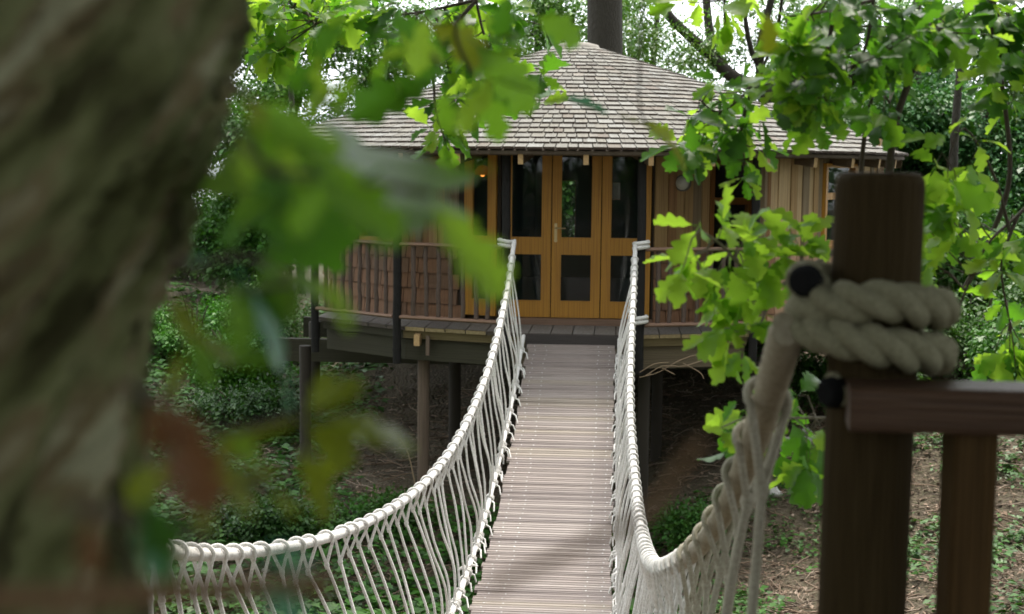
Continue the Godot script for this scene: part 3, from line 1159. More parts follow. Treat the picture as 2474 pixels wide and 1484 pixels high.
func bridge() -> void:
	var o := thing("rope_bridge", Vector3(0.2, -1.3, -9.5), 0.0, "sagging footbridge of grooved brown planks between white rope nets", "bridge")
	var home := Transform3D(Basis(), -o.position)
	# planks: a reeded top, five per half metre
	var prof := []
	for q in [Vector2(-0.055, -0.016), Vector2(0.055, -0.016), Vector2(0.055, 0.008), Vector2(0.05, 0.013), Vector2(0.038, 0.013), Vector2(0.034, 0.005), Vector2(0.024, 0.005), Vector2(0.02, 0.013), Vector2(-0.02, 0.013), Vector2(-0.024, 0.005), Vector2(-0.034, 0.005), Vector2(-0.038, 0.013), Vector2(-0.05, 0.013), Vector2(-0.055, 0.008)]:
		prof.append(q)
	var meshes := []
	for w in [1.04, 1.055, 1.07]:
		var s := Shape.new()
		var k := prof.size()
		# flat shaded strips so that grooves keep their edges
		for j in k:
			var a: Vector2 = prof[j]
			var b: Vector2 = prof[(j + 1) % k]
			s.quad(Vector3(w / 2, a.y, a.x), Vector3(-w / 2, a.y, a.x), Vector3(-w / 2, b.y, b.x), Vector3(w / 2, b.y, b.x))
		for e in [-1.0, 1.0]:
			var ring := PackedVector3Array()
			for q in prof:
				ring.append(Vector3(e * w / 2, q.y, q.x))
			s.cap(ring, Vector3(e, 0, 0))
		meshes.append(s.mesh(M.plank_a))
	var screws := Shape.new()
	var d := 2.12
	var tones := ["plank_a", "plank_b", "plank_a", "plank_c", "plank_d"]
	while d < 16.75:
		var p := deck_mid(d)
		var q := deck_mid(d + 0.02)
		var zz := (p - q).normalized()
		var xx := Vector3(1, 0, 0.0731).normalized()
		var yy := zz.cross(xx).normalized()
		xx = yy.cross(zz)
		var roll := rnd(-0.008, 0.008)
		var t := home * Transform3D(Basis(xx, yy, zz) * Basis(Vector3.BACK, roll) * Basis(Vector3.RIGHT, rnd(-0.05, 0.05)), p + xx * rnd(-0.012, 0.012) + yy * rnd(-0.005, 0.005))
		put("plank", meshes[rng.randi_range(0, 2)], o, t, M[tones[rng.randi_range(0, 4)]])
		for sx in [-0.44, -0.30, 0.33, 0.46]:
			var c := t * Vector3(sx + rnd(-0.008, 0.008), 0.013, rnd(-0.006, 0.006))
			var r := 0.0085
			var ring := []
			for j in 6:
				ring.append(c + t.basis * Vector3(cos(TAU * j / 6) * r, 0.002, -sin(TAU * j / 6) * r))
			screws.quad(ring[0], ring[1], ring[2], ring[3])
			screws.quad(ring[0], ring[3], ring[4], ring[5])
		d += 0.116 * absf(zz.z)
	var sc := put("screws", screws.mesh(M.screw), o)
	sc.set_meta("kind", "stuff")
	# bearer ropes under the planks
	for e in [-0.36, 0.36]:
		var keys := []
		for k in 60:
			var dd := lerpf(2.1, 16.8, k / 59.0)
			keys.append(home * (deck_mid(dd) + Vector3(e, -0.045, 0)))
		var s := Shape.new()
		s.tube(keys, 0.02, 6)
		put("bearer_cable", s.mesh(M.tape), o)
	for side in [-1, 1]:
		# hand rope and foot rope
		var keys := []
		for k in 561:
			keys.append(home * hand_rope(lerpf(NEAR_D, FAR_D, pow(k / 560.0, 1.15)), side))
		var s := Shape.new()
		# shade over the near end is painted into the rope colour
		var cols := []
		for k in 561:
			var near_shade := 1.0 - ease_between(3.0, 6.5, lerpf(NEAR_D, FAR_D, pow(k / 560.0, 1.15)))
			cols.append(Color(0.82, 0.805, 0.795).lerp(Color(0.42, 0.375, 0.285), near_shade))
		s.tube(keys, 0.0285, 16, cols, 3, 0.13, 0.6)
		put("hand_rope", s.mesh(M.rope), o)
		keys = []
		for k in 241:
			keys.append(home * foot_rope(lerpf(NEAR_D, FAR_D - 0.05, k / 240.0), side))
		s = Shape.new()
		s.tube(keys, 0.024, 9, Color(0.82, 0.805, 0.795), 3, 0.15, 0.4)
		put("foot_rope", s.mesh(M.rope), o)
		# net cords: a ring over the hand rope, two legs that meet, one cord down to the foot rope and a tail to the planks
		d = 2.42
		while d < 16.55:
			var r := 0.0088
			s = Shape.new()
			var jit := rnd(-0.03, 0.03)
			var top := hand_rope(d + jit, side)
			var along := (hand_rope(d + jit + 0.05, side) - hand_rope(d + jit - 0.05, side)).normalized()
			var sidew := along.cross(Vector3.UP).normalized()
			var up := sidew.cross(along).normalized()
			var spread := rnd(0.012, 0.04)
			var join := top + Vector3.DOWN * rnd(0.11, 0.19) + Vector3(rnd(-0.01, 0.01), 0, rnd(-0.03, 0.03))
			var ring := []
			for k in 13:
				var a := lerpf(-0.68 * PI, 0.68 * PI, k / 12.0)
				ring.append(home * (top + along * lerpf(-spread, spread, k / 12.0) + (sidew * sin(a) + up * cos(a)) * (0.029 + r)))
			ring.push_front(home * join)
			ring.append(home * join)
			s.tube(ring, r, 6)
			var foot_d := clampf(d + rnd(-0.12, 0.12) + (rnd(-0.15, 0.15) if rng.randf() < 0.3 else 0.0), 2.15, 16.75)
			var foot := foot_rope(foot_d, side)
			var a2 := join.lerp(foot, 0.33) + Vector3(rnd(-0.022, 0.022) - 0.02 * side, 0, rnd(-0.03, 0.03))
			var b2 := join.lerp(foot, 0.68) + Vector3(rnd(-0.022, 0.022) - 0.035 * side, 0, rnd(-0.03, 0.03))
			var line := []
			for p in smooth_path([join, a2, b2, foot + Vector3.UP * 0.02], 5):
				line.append(home * p)
			s.tube(line, r * 1.12, 7, null, 3, 0.05, 0.35)
			# a knot where the legs join, and a hitch round the foot rope
			s.tube([home * (join + Vector3.UP * 0.02), home * join, home * (join + Vector3.DOWN * 0.022)], [r * 1.1, r * 1.75, r * 1.1], 7)
			var hitch := []
			var fa := (foot_rope(foot_d + 0.05, side) - foot_rope(foot_d - 0.05, side)).normalized()
			var fs := fa.cross(Vector3.UP).normalized()
			var fu := fs.cross(fa)
			for k in 15:
				var a := TAU * k / 14.0 * 1.4
				hitch.append(home * (foot + fa * (k - 7) * 0.0035 + (fs * sin(a) + fu * cos(a)) * (0.026 + r)))
			s.tube(hitch, r, 6)
			var tail := foot + Vector3(-side * rnd(0.03, 0.09), -rnd(0.05, 0.1), rnd(0.0, 0.2))
			tail.y = maxf(tail.y, deck_mid(-tail.z).y + 0.02)
			s.tube([home * foot, home * (foot.lerp(tail, 0.5) + Vector3(-side * 0.02, 0.02, 0)), home * tail], [r, r * 0.9, r * 0.8], 6)
			put("net_cord", s.mesh(M.cord_shaded if d < 4.4 else M.cord), o)
			d += rnd(0.2, 0.27) if side < 0 else (rnd(0.24, 0.3) if d < 4.2 else rnd(0.17, 0.22))
	# the frayed knot tied to the left foot rope
	var kn := Shape.new()
	var kc := foot_rope(10.9, -1)
	for k in 9:
		var v := Vector3(rnd(-1, 1), rnd(-0.6, 1), rnd(-1, 1)).normalized()
		kn.tube([home * kc, home * (kc + v * 0.05), home * (kc + v * 0.05 + Vector3(rnd(-0.06, 0.06), rnd(-0.06, 0.02), rnd(-0.06, 0.06)))], [0.012, 0.01, 0.006], 6)
	put("frayed_knot", kn.mesh(M.cord), o)


# ---------------------------------------------------------------- the near end: posts, rope turns, guard rail, landing

func near_end() -> void:
	var landing := thing("landing", Vector3(-0.2, 0.0, -1.2), 0.0, "small timber landing at the near end of the rope bridge", "landing")
	for k in 16:
		var s := Shape.new()
		var z := 0.95 - k * 0.117
		s.box(Transform3D(Basis(), Vector3(0.1, 0.65, z)), Vector3(2.2, 0.035, 0.11))
		put("deck_board", s.mesh(M.plank_b), landing)
	for q in [[Vector3(0.545, 0, -2.12), "thick dark wooden post with white rope wound round it beside the guard rail", 1], [Vector3(-1.07, 0, -2.12), "dark wooden post hidden behind the trunk holding the left rope", 0]]:
		var at: Vector3 = q[0]
		var foot := height(at.x, -at.z) - 0.3
		var o := thing("bridge_post", Vector3(at.x, foot, at.z), 0.0, q[1], "post", "posts at the near end of the bridge")
		var top := 2.026 - foot
		var keys := []
		var rads := []
		for k in 25:
			keys.append(Vector3(-0.006 + 0.012 * k / 24.0, (top - 0.02) * k / 24.0, 0))
			rads.append(0.0665)
		for e in [Vector2(0.0655, -0.013), Vector2(0.0625, -0.006), Vector2(0.058, -0.002), Vector2(0.05, 0.0)]:
			keys.append(Vector3(0.006, top + e.y, 0))
			rads.append(e.x)
		var s := Shape.new()
		s.tube(keys, rads, 32)
		put("shaft", s.mesh(M.post_wood), o)
		coil(at, q[2] == 1)
	# guard rail and pickets to the right of the post
	var o := thing("guard_rail", Vector3(0.52, 0.0, -2.03), 0.0, "reddish brown guard rail with square picket right of the rope wound post", "railing")
	var prof := []
	for c in [Vector2(0.042, 0.02), Vector2(-0.042, 0.02), Vector2(-0.042, -0.02), Vector2(0.042, -0.02)]:
		var start: float = {true: {true: 0.0, false: 1.5 * PI}, false: {true: 0.5 * PI, false: PI}}[c.x > 0][c.y > 0]
		for k in 6:
			var a := start + k / 5.0 * PI / 2
			prof.append(Vector2(c.x + cos(a) * 0.0125, c.y + sin(a) * 0.0125))
	var s := Shape.new()
	s.sweep(prof, Vector3(-0.028, 1.688, 0.0), Vector3(1.4, 1.71, 0.25), Vector3.UP)
	put("rail", s.mesh(M.rail_near), o)
	for k in 5:
		var p := Vector3(0.147 + k * 0.24, 0, 0.018 + k * 0.036)
		var g := height(p.x + 0.52, 2.03) - 0.1
		s = Shape.new()
		s.sweep(prof.map(func(q: Vector2) -> Vector2: return Vector2(q.x * 0.58, q.y * 1.2)), Vector3(p.x, g, p.z), Vector3(p.x, 1.66 + k * 0.0042, p.z), Vector3(0, 0, 1))
		put("picket", s.mesh(M.picket_near), o)
	s = Shape.new()
	s.sweep(prof.map(func(q: Vector2) -> Vector2: return q * 0.8), Vector3(0.0, 0.85, 0.0), Vector3(1.4, 0.87, 0.21), Vector3.UP)
	put("lower_rail", s.mesh(M.rail_near), o)


func coil(at: Vector3, right: bool) -> void:
	var o := thing("rope_coil", Vector3(at.x, 1.795, at.z), 0.0, "thick three strand rope wound twice round the near post with black taped ends" if right else "thick rope wound round the hidden left post", "rope", "rope turns on the near posts")
	var r := 0.0315
	var s := Shape.new()
	var keys := []
	var rr := 0.0665 + r
	# two turns that slope down to the right, then the end tucked past the post on the left
	for k in 321:
		var a := lerpf(PI * 1.05, PI * 1.05 - TAU * 2.0 + 0.05, 1.0 - k / 320.0)
		var y := (0.034 if k > 160 else -0.034) * 1.0 if absf(k - 160) > 36 else lerpf(-0.034, 0.034, (k - 124) / 72.0)
		keys.append(Vector3(cos(a) * rr, y - cos(a) * 0.019 + 0.012, -sin(a) * rr))
	var out: Vector3 = keys[-1]
	keys.append(out + Vector3(-0.012, 0.004, 0.026))
	s.tube(keys, r, 84, null, 3, 0.145, 1.0, true, 0.035)
	var hairs := Shape.new()
	for k in 900:
		var i := rng.randi_range(2, keys.size() - 3)
		var c: Vector3 = keys[i]
		var t: Vector3 = (keys[i + 1] - keys[i - 1]).normalized()
		var v := Vector3(rnd(-1, 1), rnd(-1, 1), rnd(-1, 1))
		v = (v - t * v.dot(t)).normalized()
		var h := c + v * r * 0.95
		var tip := h + (v * rnd(0.2, 1.0) + t * rnd(-1, 1)).normalized() * rnd(0.004, 0.016)
		var w := t.cross(v) * 0.0005
		hairs.quad(h - w, h + w, tip + w * 0.4, tip - w * 0.4)
	put("turns", s.mesh(M.coil), o)
	put("loose_fibres", hairs.mesh(M.coil), o).set_meta("kind", "stuff")
	s = Shape.new()
	s.tube([keys[-1] + Vector3(0.004, 0, -0.006), keys[-1] + Vector3(-0.007, 0.001, 0.010), keys[-1] + Vector3(-0.011, 0.0, 0.013)], [r * 0.80, r * 0.74, r * 0.5], 18)
	put("taped_end", s.mesh(M.tape), o)
	s = Shape.new()
	var e := Vector3(-0.062, -0.098, 0.035)
	s.tube([e + Vector3(0.11, 0.02, -0.10), e + Vector3(0.05, 0.002, -0.03), e], r * 0.95, 30, null, 3, 0.19, 1.0)
	put("tucked_end", s.mesh(M.coil), o)
	s = Shape.new()
	s.tube([e + Vector3(0.008, 0, -0.006), e + Vector3(-0.008, -0.001, 0.006), e + Vector3(-0.014, -0.002, 0.01)], [r * 0.8, r * 0.74, r * 0.5], 18)
	put("taped_end", s.mesh(M.tape), o)


# ---------------------------------------------------------------- leaves, trees

func oak_leaf(l: float, w: float, fold: float, curl: float, stations: int, wave: float) -> Shape:
	# a lobed leaf: base at the origin, tip at +y, upper face towards +z
	var s := Shape.new()
	var rows := []
	for k in stations + 1:
		var t := float(k) / stations
		var env := pow(sin(PI * pow(t, 0.72) * 0.96 + 0.03), 0.75) * (0.45 + 0.75 * t)
		var lobe := 0.54 + 0.46 * pow(0.5 + 0.5 * cos(TAU * (t * 3.6 + 0.25)), 0.55)
		var half := w * env * lobe * 0.95 + 0.012 * w
		if k == stations:
			half = w * 0.12
		var y := l * (0.13 + 0.87 * t)
		var z := -curl * t * t * l
		var row := PackedVector3Array()
		for q in [-1.0, -0.5, 0.0, 0.5, 1.0]:
			row.append(Vector3(q * half, y + absf(q) * half * 0.3, z + fold * absf(q) * half + wave * l * sin(t * 9.0 + q * 2.0) * absf(q)))
		rows.append(row)
	s.skin(rows, false, null, false)
	if s.n[s.n.size() / 2].z < 0.0:
		s = Shape.new()
		s.skin(rows, false, null, true)
	var stalk := Shape.new()
	stalk.tube([Vector3.ZERO, Vector3(0, l * 0.14, 0)], l * 0.011, 4)
	var k0 := s.v.size()
	s.v.append_array(stalk.v)
	s.n.append_array(stalk.n)
	s.c.append_array(stalk.c)
	s.u.append_array(stalk.u)
	for i in stalk.ix:
		s.ix.append(i + k0)
	return s


var clump_mesh: ArrayMesh
var clump_fine: ArrayMesh

func leaf_clump(count: int, radius: float, size: float, salt: int) -> ArrayMesh:
	var r := RandomNumberGenerator.new()
	r.seed = salt
	var s := Shape.new()
	for k in count:
		var p := Vector3(r.randf_range(-1, 1), r.randf_range(-0.75, 0.75), r.randf_range(-1, 1))
		if p.length() > 1.0:
			p = p.normalized() * r.randf()
		p *= radius
		var dir := (p.normalized() + Vector3(r.randf_range(-1, 1), r.randf_range(-0.9, 0.4), r.randf_range(-1, 1))).normalized()
		var side := dir.cross(Vector3(r.randf_range(-0.5, 0.5), 1, r.randf_range(-0.5, 0.5))).normalized()
		var up := side.cross(dir)
		var l := size * r.randf_range(0.7, 1.3)
		var w := l * r.randf_range(0.26, 0.36)
		var a := p
		var b := p + dir * l * 0.55 + side * w + up * 0.1 * l
		var c := p + dir * l - up * 0.12 * l
		var e := p + dir * l * 0.55 - side * w + up * 0.1 * l
		s.quad(a, e, c, b)
	return s.mesh(M.foliage)


func make_leaves() -> void:
	for q in [[0.115, 0.041, 0.25, 0.18, 0.02], [0.105, 0.045, -0.18, 0.30, 0.025], [0.12, 0.043, 0.40, 0.05, 0.015], [0.10, 0.042, 0.1, 0.45, 0.03]]:
		leaf_meshes.append(oak_leaf(q[0], q[1], q[2], q[3], 40, q[4]).mesh(M.leaf_bright))
	clump_mesh = leaf_clump(30, 0.34, 0.13, 1)
	clump_fine = leaf_clump(34, 0.26, 0.075, 2)


func crown_of(parent: Node3D, called: String, blobs: Array, mesh: ArrayMesh, col: Color, size: float, gap: float, salt: int) -> void:
	# blobs: [centre, radii, count]; leaf clumps spread through each, thinned by noise so that gaps show
	var r := RandomNumberGenerator.new()
	r.seed = salt
	var f := FastNoiseLite.new()
	f.seed = salt
	f.frequency = 0.45
	f.fractal_octaves = 2
	var where := []
	var cols := []
	for b in blobs:
		var made := 0
		var tries := 0
		while made < b[2] and tries < b[2] * 6:
			tries += 1
			var p := Vector3(r.randf_range(-1, 1), r.randf_range(-1, 1), r.randf_range(-1, 1))
			if p.length() > 1.0 or p.length() < 0.25:
				continue
			var at: Vector3 = b[0] + p * b[1]
			if f.get_noise_3dv(at + parent.position) < gap:
				continue
			made += 1
			var basis := Basis(Vector3(r.randf_range(-1, 1), r.randf_range(-1, 1), r.randf_range(-1, 1)).normalized(), r.randf_range(-0.7, 0.7)) * Basis(Vector3.UP, r.randf() * TAU)
			where.append(Transform3D(basis.scaled(Vector3.ONE * size * r.randf_range(0.7, 1.3)), at))
			var g := r.randf_range(0.72, 1.3)
			cols.append(Color(col.r * g * r.randf_range(0.85, 1.2), col.g * g, col.b * g * r.randf_range(0.8, 1.2)))
	scatter(called, mesh, where, cols, parent)


func tree(called: String, label: String, category: String, group: String, at: Vector3, keys: Array, r0: float, r1: float, blobs: Array, col: Color, size: float, gap: float, salt: int, bark := "bark", limb_tips := 3, fine := false) -> Node3D:
	var o := thing(called, at, 0.0, label, category, group)
	var path := smooth_path(keys, 6)
	var rads := []
	for i in path.size():
		var t := float(i) / (path.size() - 1)
		rads.append(lerpf(r0, r1, pow(t, 0.8)) * (1.0 + 0.35 * exp(-t * 18.0)))
	var s := Shape.new()
	s.tube(path, rads, 14)
	put("trunk", s.mesh(M[bark]), o)
	var r := RandomNumberGenerator.new()
	r.seed = salt + 99
	for b in blobs:
		var c: Vector3 = b[0]
		var best := 0
		for i in path.size():
			if path[i].y < c.y - c.distance_to(path[i]) * 0.12 or i == 0:
				if path[i].distance_to(c) < path[best].distance_to(c) or best == 0:
					best = i
		s = Shape.new()
		var start: Vector3 = path[best]
		var rr: float = minf(rads[best] * 0.55, 0.16)
		var mid := start.lerp(c, 0.5) + Vector3(r.randf_range(-0.3, 0.3), r.randf_range(-0.1, 0.4), r.randf_range(-0.3, 0.3))
		var p := smooth_path([start, mid, c], 6)
		var rs := []
		for i in p.size():
			rs.append(lerpf(rr, rr * 0.35, float(i) / p.size()))
		s.tube(p, rs, 7)
		for k in limb_tips * 2:
			var v := Vector3(r.randf_range(-1, 1), r.randf_range(-0.6, 1), r.randf_range(-1, 1)).normalized()
			var tip: Vector3 = c + v * b[1] * 0.85
			var from: Vector3 = p[r.randi_range(3, p.size() - 1)]
			var bend := from.lerp(tip, 0.5) + Vector3(r.randf_range(-0.25, 0.25), r.randf_range(-0.1, 0.3), r.randf_range(-0.25, 0.25))
			var q := smooth_path([from, bend, tip], 4)
			var qs := []
			for i in q.size():
				qs.append(lerpf(rr * 0.32, 0.012, float(i) / q.size()))
			s.tube(q, qs, 5)
		put("limb", s.mesh(M[bark]), o)
	if blobs:
		crown_of(o, "crown", blobs, clump_fine if fine else clump_mesh, col, size, gap, salt)
	return o


func on_ground(x: float, y: float, d: float) -> Vector3:
	var p := spot(x, y, d)
	return Vector3(p.x, height(p.x, d), -d)


func trees() -> void:
	# the tall oak trunk rising straight behind the roof
	var at := on_ground(1449, 500, 28.0)
	tree("oak_tree", "thick straight oak trunk rising directly behind the roof peak", "tree", "trees behind the treehouse", at, [Vector3(0, -0.3, 0), Vector3(0.05, 4, 0), Vector3(-0.02, 8, 0), Vector3(0.1, 14, 0)], 0.40, 0.3, [[Vector3(-1.5, 9.5, 0.5), Vector3(2.6, 1.6, 2.6), 260], [Vector3(2.2, 9.8, 0), Vector3(2.4, 1.6, 2.4), 240]], Color(0.07, 0.17, 0.02), 1.1, -0.15, 41, "bark_dark")
	# the dark forked tree to the right of the peak
	at = on_ground(1862, 500, 30.5)
	var up := func(x: float, y: float, d: float) -> Vector3: return spot(x, y, d) - at
	var o := tree("forked_tree", "dark tree forking into crooked limbs above the right side of the roof", "tree", "trees behind the treehouse", at, [Vector3(0, -0.3, 0), up.call(1868, 330, 30.5), up.call(1852, 210, 30.5)], 0.32, 0.24, [], Color.WHITE, 1.0, 0.0, 42, "bark_dark")
	for q in [[[1855, 212, 30.5], [1770, 185, 30.2], [1690, 110, 30.0], [1600, 15, 29.8], [1560, -120, 29.6], 0.15], [[1785, 195, 30.2], [1738, 150, 30.4], [1712, 60, 30.6], [1702, -90, 30.8], 0.14], [[1850, 215, 30.5], [1835, 150, 30.2], [1845, 70, 30.0], [1880, -60, 29.8], 0.12], [[1860, 215, 30.5], [1915, 205, 30.6], [1985, 165, 30.8], [2060, 60, 31.0], [2090, -80, 31.0], 0.16], [[1840, 165, 30.3], [1815, 120, 30.0], [1800, 40, 29.8], [1790, -60, 29.6], 0.07]]:
		var keys := []
		for e in q.slice(0, -1):
			keys.append(up.call(e[0], e[1], e[2]))
		var path := smooth_path(keys, 6)
		var rr := []
		for i in path.size():
			rr.append(lerpf(q[-1], q[-1] * 0.5, float(i) / path.size()))
		var s := Shape.new()
		s.tube(path, rr, 9)
		put("limb", s.mesh(M.bark_dark), o)
	crown_of(o, "crown", [[up.call(1600, 90, 30.0), Vector3(1.3, 1.0, 1.2), 110], [up.call(1760, 60, 31.0), Vector3(1.0, 0.9, 1.0), 60], [up.call(1960, 60, 30.5), Vector3(1.4, 1.0, 1.2), 130], [up.call(1740, 250, 32.5), Vector3(1.3, 0.6, 0.8), 60]], clump_fine, Color(0.075, 0.17, 0.025), 1.1, -0.2, 43)
	# slender trees on the left and crowns all round; each: x, distance, trunk radius, crown entries (x, y, radius across, radius up, clumps), tone, label
	var green := Color(0.06, 0.165, 0.012)
	var blue := Color(0.045, 0.145, 0.038)
	var dark := Color(0.04, 0.12, 0.015)
	var list := [
		[728, 30.0, 0.09, [[690, 90, 1.3, 1.0, 90], [770, 230, 1.0, 0.7, 55], [640, 260, 0.8, 0.8, 45], [760, 20, 1.4, 0.8, 90]], green, "slender tree with thin dark trunk left of the roof", "young_tree"],
		[905, 33.0, 0.12, [[900, 60, 1.6, 0.9, 110], [980, 190, 1.2, 0.5, 40], [850, 200, 1.0, 0.7, 45]], green, "airy tree showing above the left slope of the roof", "young_tree"],
		[610, 35.0, 0.11, [[600, 330, 1.3, 0.9, 90], [560, 150, 1.5, 1.2, 110], [520, 20, 1.6, 1.0, 110]], green, "young tree beside the near trunk with broken sky behind", "young_tree"],
		[690, 27.5, 0.08, [[640, 500, 0.9, 0.6, 190], [700, 420, 0.7, 0.7, 110], [590, 590, 1.0, 0.6, 180], [620, 340, 0.9, 0.6, 90]], dark, "low dark tree at the left end of the veranda", "young_tree"],
		[1120, 36.0, 0.14, [[1080, 80, 2.0, 1.0, 140], [1180, 170, 1.6, 0.6, 60]], green, "leafy crown behind the left roof slope near the peak", "young_tree"],
		[1290, 38.0, 0.13, [[1270, 70, 1.8, 0.9, 120], [1350, 20, 1.4, 0.9, 100]], green, "leafy crown filling the sky just left of the peak", "young_tree"],
		[1580, 36.0, 0.12, [[1540, 70, 1.3, 1.0, 130], [1660, 150, 1.2, 0.7, 60], [1500, 180, 0.9, 0.6, 60]], green, "leafy crown filling the sky just right of the peak", "young_tree"],
		[2040, 34.0, 0.16, [[2010, 170, 1.8, 1.0, 190], [2110, 60, 2.0, 1.2, 200], [2090, 300, 1.5, 0.8, 170]], green, "broad tree over the garden hut roof", "broad_tree"],
		[2215, 32.0, 0.15, [[2200, 290, 1.5, 0.9, 260], [2280, 230, 1.1, 0.8, 150], [2190, 420, 1.4, 0.8, 230], [2310, 400, 1.3, 0.9, 220]], blue, "blue green yew standing right of the garden hut", "yew_tree"],
		[2390, 30.0, 0.15, [[2400, 330, 1.2, 0.8, 200], [2480, 480, 1.2, 1.0, 260], [2330, 560, 1.3, 1.0, 260], [2480, 260, 0.8, 0.6, 80]], blue, "blue green yew at the far right edge of the wood", "yew_tree"],
		[2330, 24.0, 0.10, [[2300, 700, 0.9, 0.8, 230], [2400, 640, 0.9, 0.8, 210], [2420, 800, 1.0, 0.7, 250], [2250, 600, 0.7, 0.8, 140]], dark, "dark bushy tree behind the guard rail", "broad_tree"],
		[2560, 27.0, 0.14, [[2540, 120, 1.5, 1.1, 170], [2480, 60, 1.0, 0.8, 90]], green, "tree leaning in from the right edge", "broad_tree"],
		[380, 31.0, 0.13, [[420, 300, 1.7, 1.4, 220], [450, 560, 1.6, 1.0, 240], [330, 90, 1.8, 1.3, 200]], green, "tree behind the near trunk on the left", "broad_tree"],
	]
	var k := 0
	for q in list:
		k += 1
		var base := on_ground(q[0], 500, q[1])
		var top: Vector3 = spot(q[0] + rnd(-25, 25), -80, q[1]) - base
		var blobs := []
		for b in q[3]:
			blobs.append([spot(b[0], b[1], q[1] + rnd(-0.8, 0.8)) - base, Vector3(b[2], b[3], b[2]), int(b[4] * (1.3 if q[4] == green else 1.5))])
		tree(q[6], q[5], "tree", "trees behind the treehouse", base, [Vector3(0, -0.3, 0), top * 0.5 + Vector3(rnd(-0.2, 0.2), 0, 0), top], q[2], q[2] * 0.5, blobs, q[4], 1.4, -0.18 if q[4] == blue or q[4] == dark else 0.04, 60 + k, "bark_dark", 3, true)
	# the wood closing the view farther off and behind the camera, one leafy mass
	var where := []
	var cols := []
	var r := RandomNumberGenerator.new()
	r.seed = 505
	var f := FastNoiseLite.new()
	f.seed = 8
	f.frequency = 0.14
	for n in 7000:
		var a := r.randf() * TAU
		var d := r.randf_range(40.0, 60.0)
		var x := sin(a) * d
		var z := -cos(a) * d - 4.0
		var front := cos(a) > 0.75
		var low := height(x, -z)
		var y := low + pow(r.randf(), 1.3) * (6.0 if front else 13.0)
		if front and y > 0.7 + 3.2 * f.get_noise_2d(x * 1.3, z):
			continue
		var g := r.randf_range(0.7, 1.3)
		where.append(Transform3D(Basis(Vector3.UP, r.randf() * TAU).scaled(Vector3.ONE * r.randf_range(2.2, 3.6)), Vector3(x, y, z)))
		cols.append(Color(0.055 * g, 0.15 * g, 0.025 * g))
	for n in 5600:
		# nearer trees to the sides and behind the camera shade the glade
		var a := deg_to_rad(r.randf_range(33.0, 327.0))
		var d := r.randf_range(11.0, 24.0)
		var x := sin(a) * d
		var z := -cos(a) * d - 4.0
		var y := height(x, -z) + pow(r.randf(), 0.9) * 25.0
		var g := r.randf_range(0.7, 1.3)
		where.append(Transform3D(Basis(Vector3.UP, r.randf() * TAU).scaled(Vector3.ONE * r.randf_range(3.4, 5.0)), Vector3(x, y, z)))
		cols.append(Color(0.05 * g, 0.13 * g, 0.02 * g))
	tag(scatter("distant_woods", clump_fine, where, cols, self), "green wood closing the view all round", "woods", "", "stuff")
	# the oak over the near end: its trunk fills the left of the view, its crown shades the landing
	near_trunk()


func near_trunk() -> void:
	var k := 1.4
	var dd := 0.66 * k
	var at := Vector3(-0.49, height(-0.49, dd) - 0.2, -dd)
	var o := thing("near_oak", at, 0.0, "rough mossy oak trunk close by, filling the left side out of focus", "tree")
	var f := FastNoiseLite.new()
	f.seed = 14
	f.frequency = 1.0
	f.fractal_type = FastNoiseLite.FRACTAL_RIDGED
	f.fractal_octaves = 3
	var g := FastNoiseLite.new()
	g.seed = 15
	g.frequency = 1.0
	var ys := []
	var y := at.y
	while y < 4.2:
		ys.append(y)
		y += 0.008 if y > 1.5 and y < 2.4 else 0.05
	var edge := [Vector2(0.2, -0.11), Vector2(1.5, -0.166), Vector2(1.80, -0.166), Vector2(1.90, -0.164), Vector2(1.96, -0.154), Vector2(2.0, -0.137), Vector2(2.05, -0.122), Vector2(2.12, -0.108), Vector2(2.4, -0.09), Vector2(4.2, -0.02)]
	var rows := []
	for yy: float in ys:
		var rad := 0.215 * k + 0.12 * exp(-(yy - at.y) * 3.0)
		var cx := (table(edge, 2.03 - (2.03 - yy) / k) - 0.238) * k
		var ring := PackedVector3Array()
		for j in 200:
			var a := TAU * j / 200
			# long furrows that climb to the right
			var u := a * 0.301 + (yy - 1.9) * 0.5
			var ridge := f.get_noise_3d(cos(u / 0.301) * 4.2, yy * 2.6 + 7.0, sin(u / 0.301) * 4.2)
			var rough := g.get_noise_3d(cos(a) * 14.0, yy * 22.0, sin(a) * 14.0)
			var r := rad + 0.026 * ridge + 0.006 * rough - 0.009
			ring.append(Vector3(cx + cos(a) * r, yy, -dd + sin(a) * r) - at)
		rows.append(ring)
	var s := Shape.new()
	s.skin(rows, true)
	for i in ys.size():
		for j in 200:
			s.u[i * 200 + j] = Vector2(3.0 * j / 200.0 + (ys[i] - 1.9) * 1.1, (ys[i] - 1.9) * 0.8)
	put("trunk", s.mesh(M.trunk_near), o)
	for q in [[Vector3(-0.36, 4.1, -0.92), Vector3(-0.6, 5.2, -1.6), Vector3(0.4, 6.0, -2.8)], [Vector3(-0.36, 4.1, -0.92), Vector3(0.6, 5.0, 0.2), Vector3(1.8, 5.8, -0.4)], [Vector3(-0.36, 4.1, -0.92), Vector3(-1.4, 5.0, 0.2), Vector3(-3.0, 5.8, 0.4)]]:
		s = Shape.new()
		var p := smooth_path([q[0] - at, q[1] - at, q[2] - at], 6)
		s.tube(p, 0.11, 9)
		put("limb", s.mesh(M.bark), o)
	crown_of(o, "crown", [[Vector3(0.2, 5.3, -1.8) - at, Vector3(3.0, 1.3, 2.8), 900], [Vector3(2.6, 5.2, -0.6) - at, Vector3(2.6, 1.3, 2.8), 700], [Vector3(-2.6, 5.2, 0.0) - at, Vector3(2.6, 1.4, 2.8), 700]], clump_mesh, Color(0.06, 0.15, 0.025), 1.3, -0.4, 17)


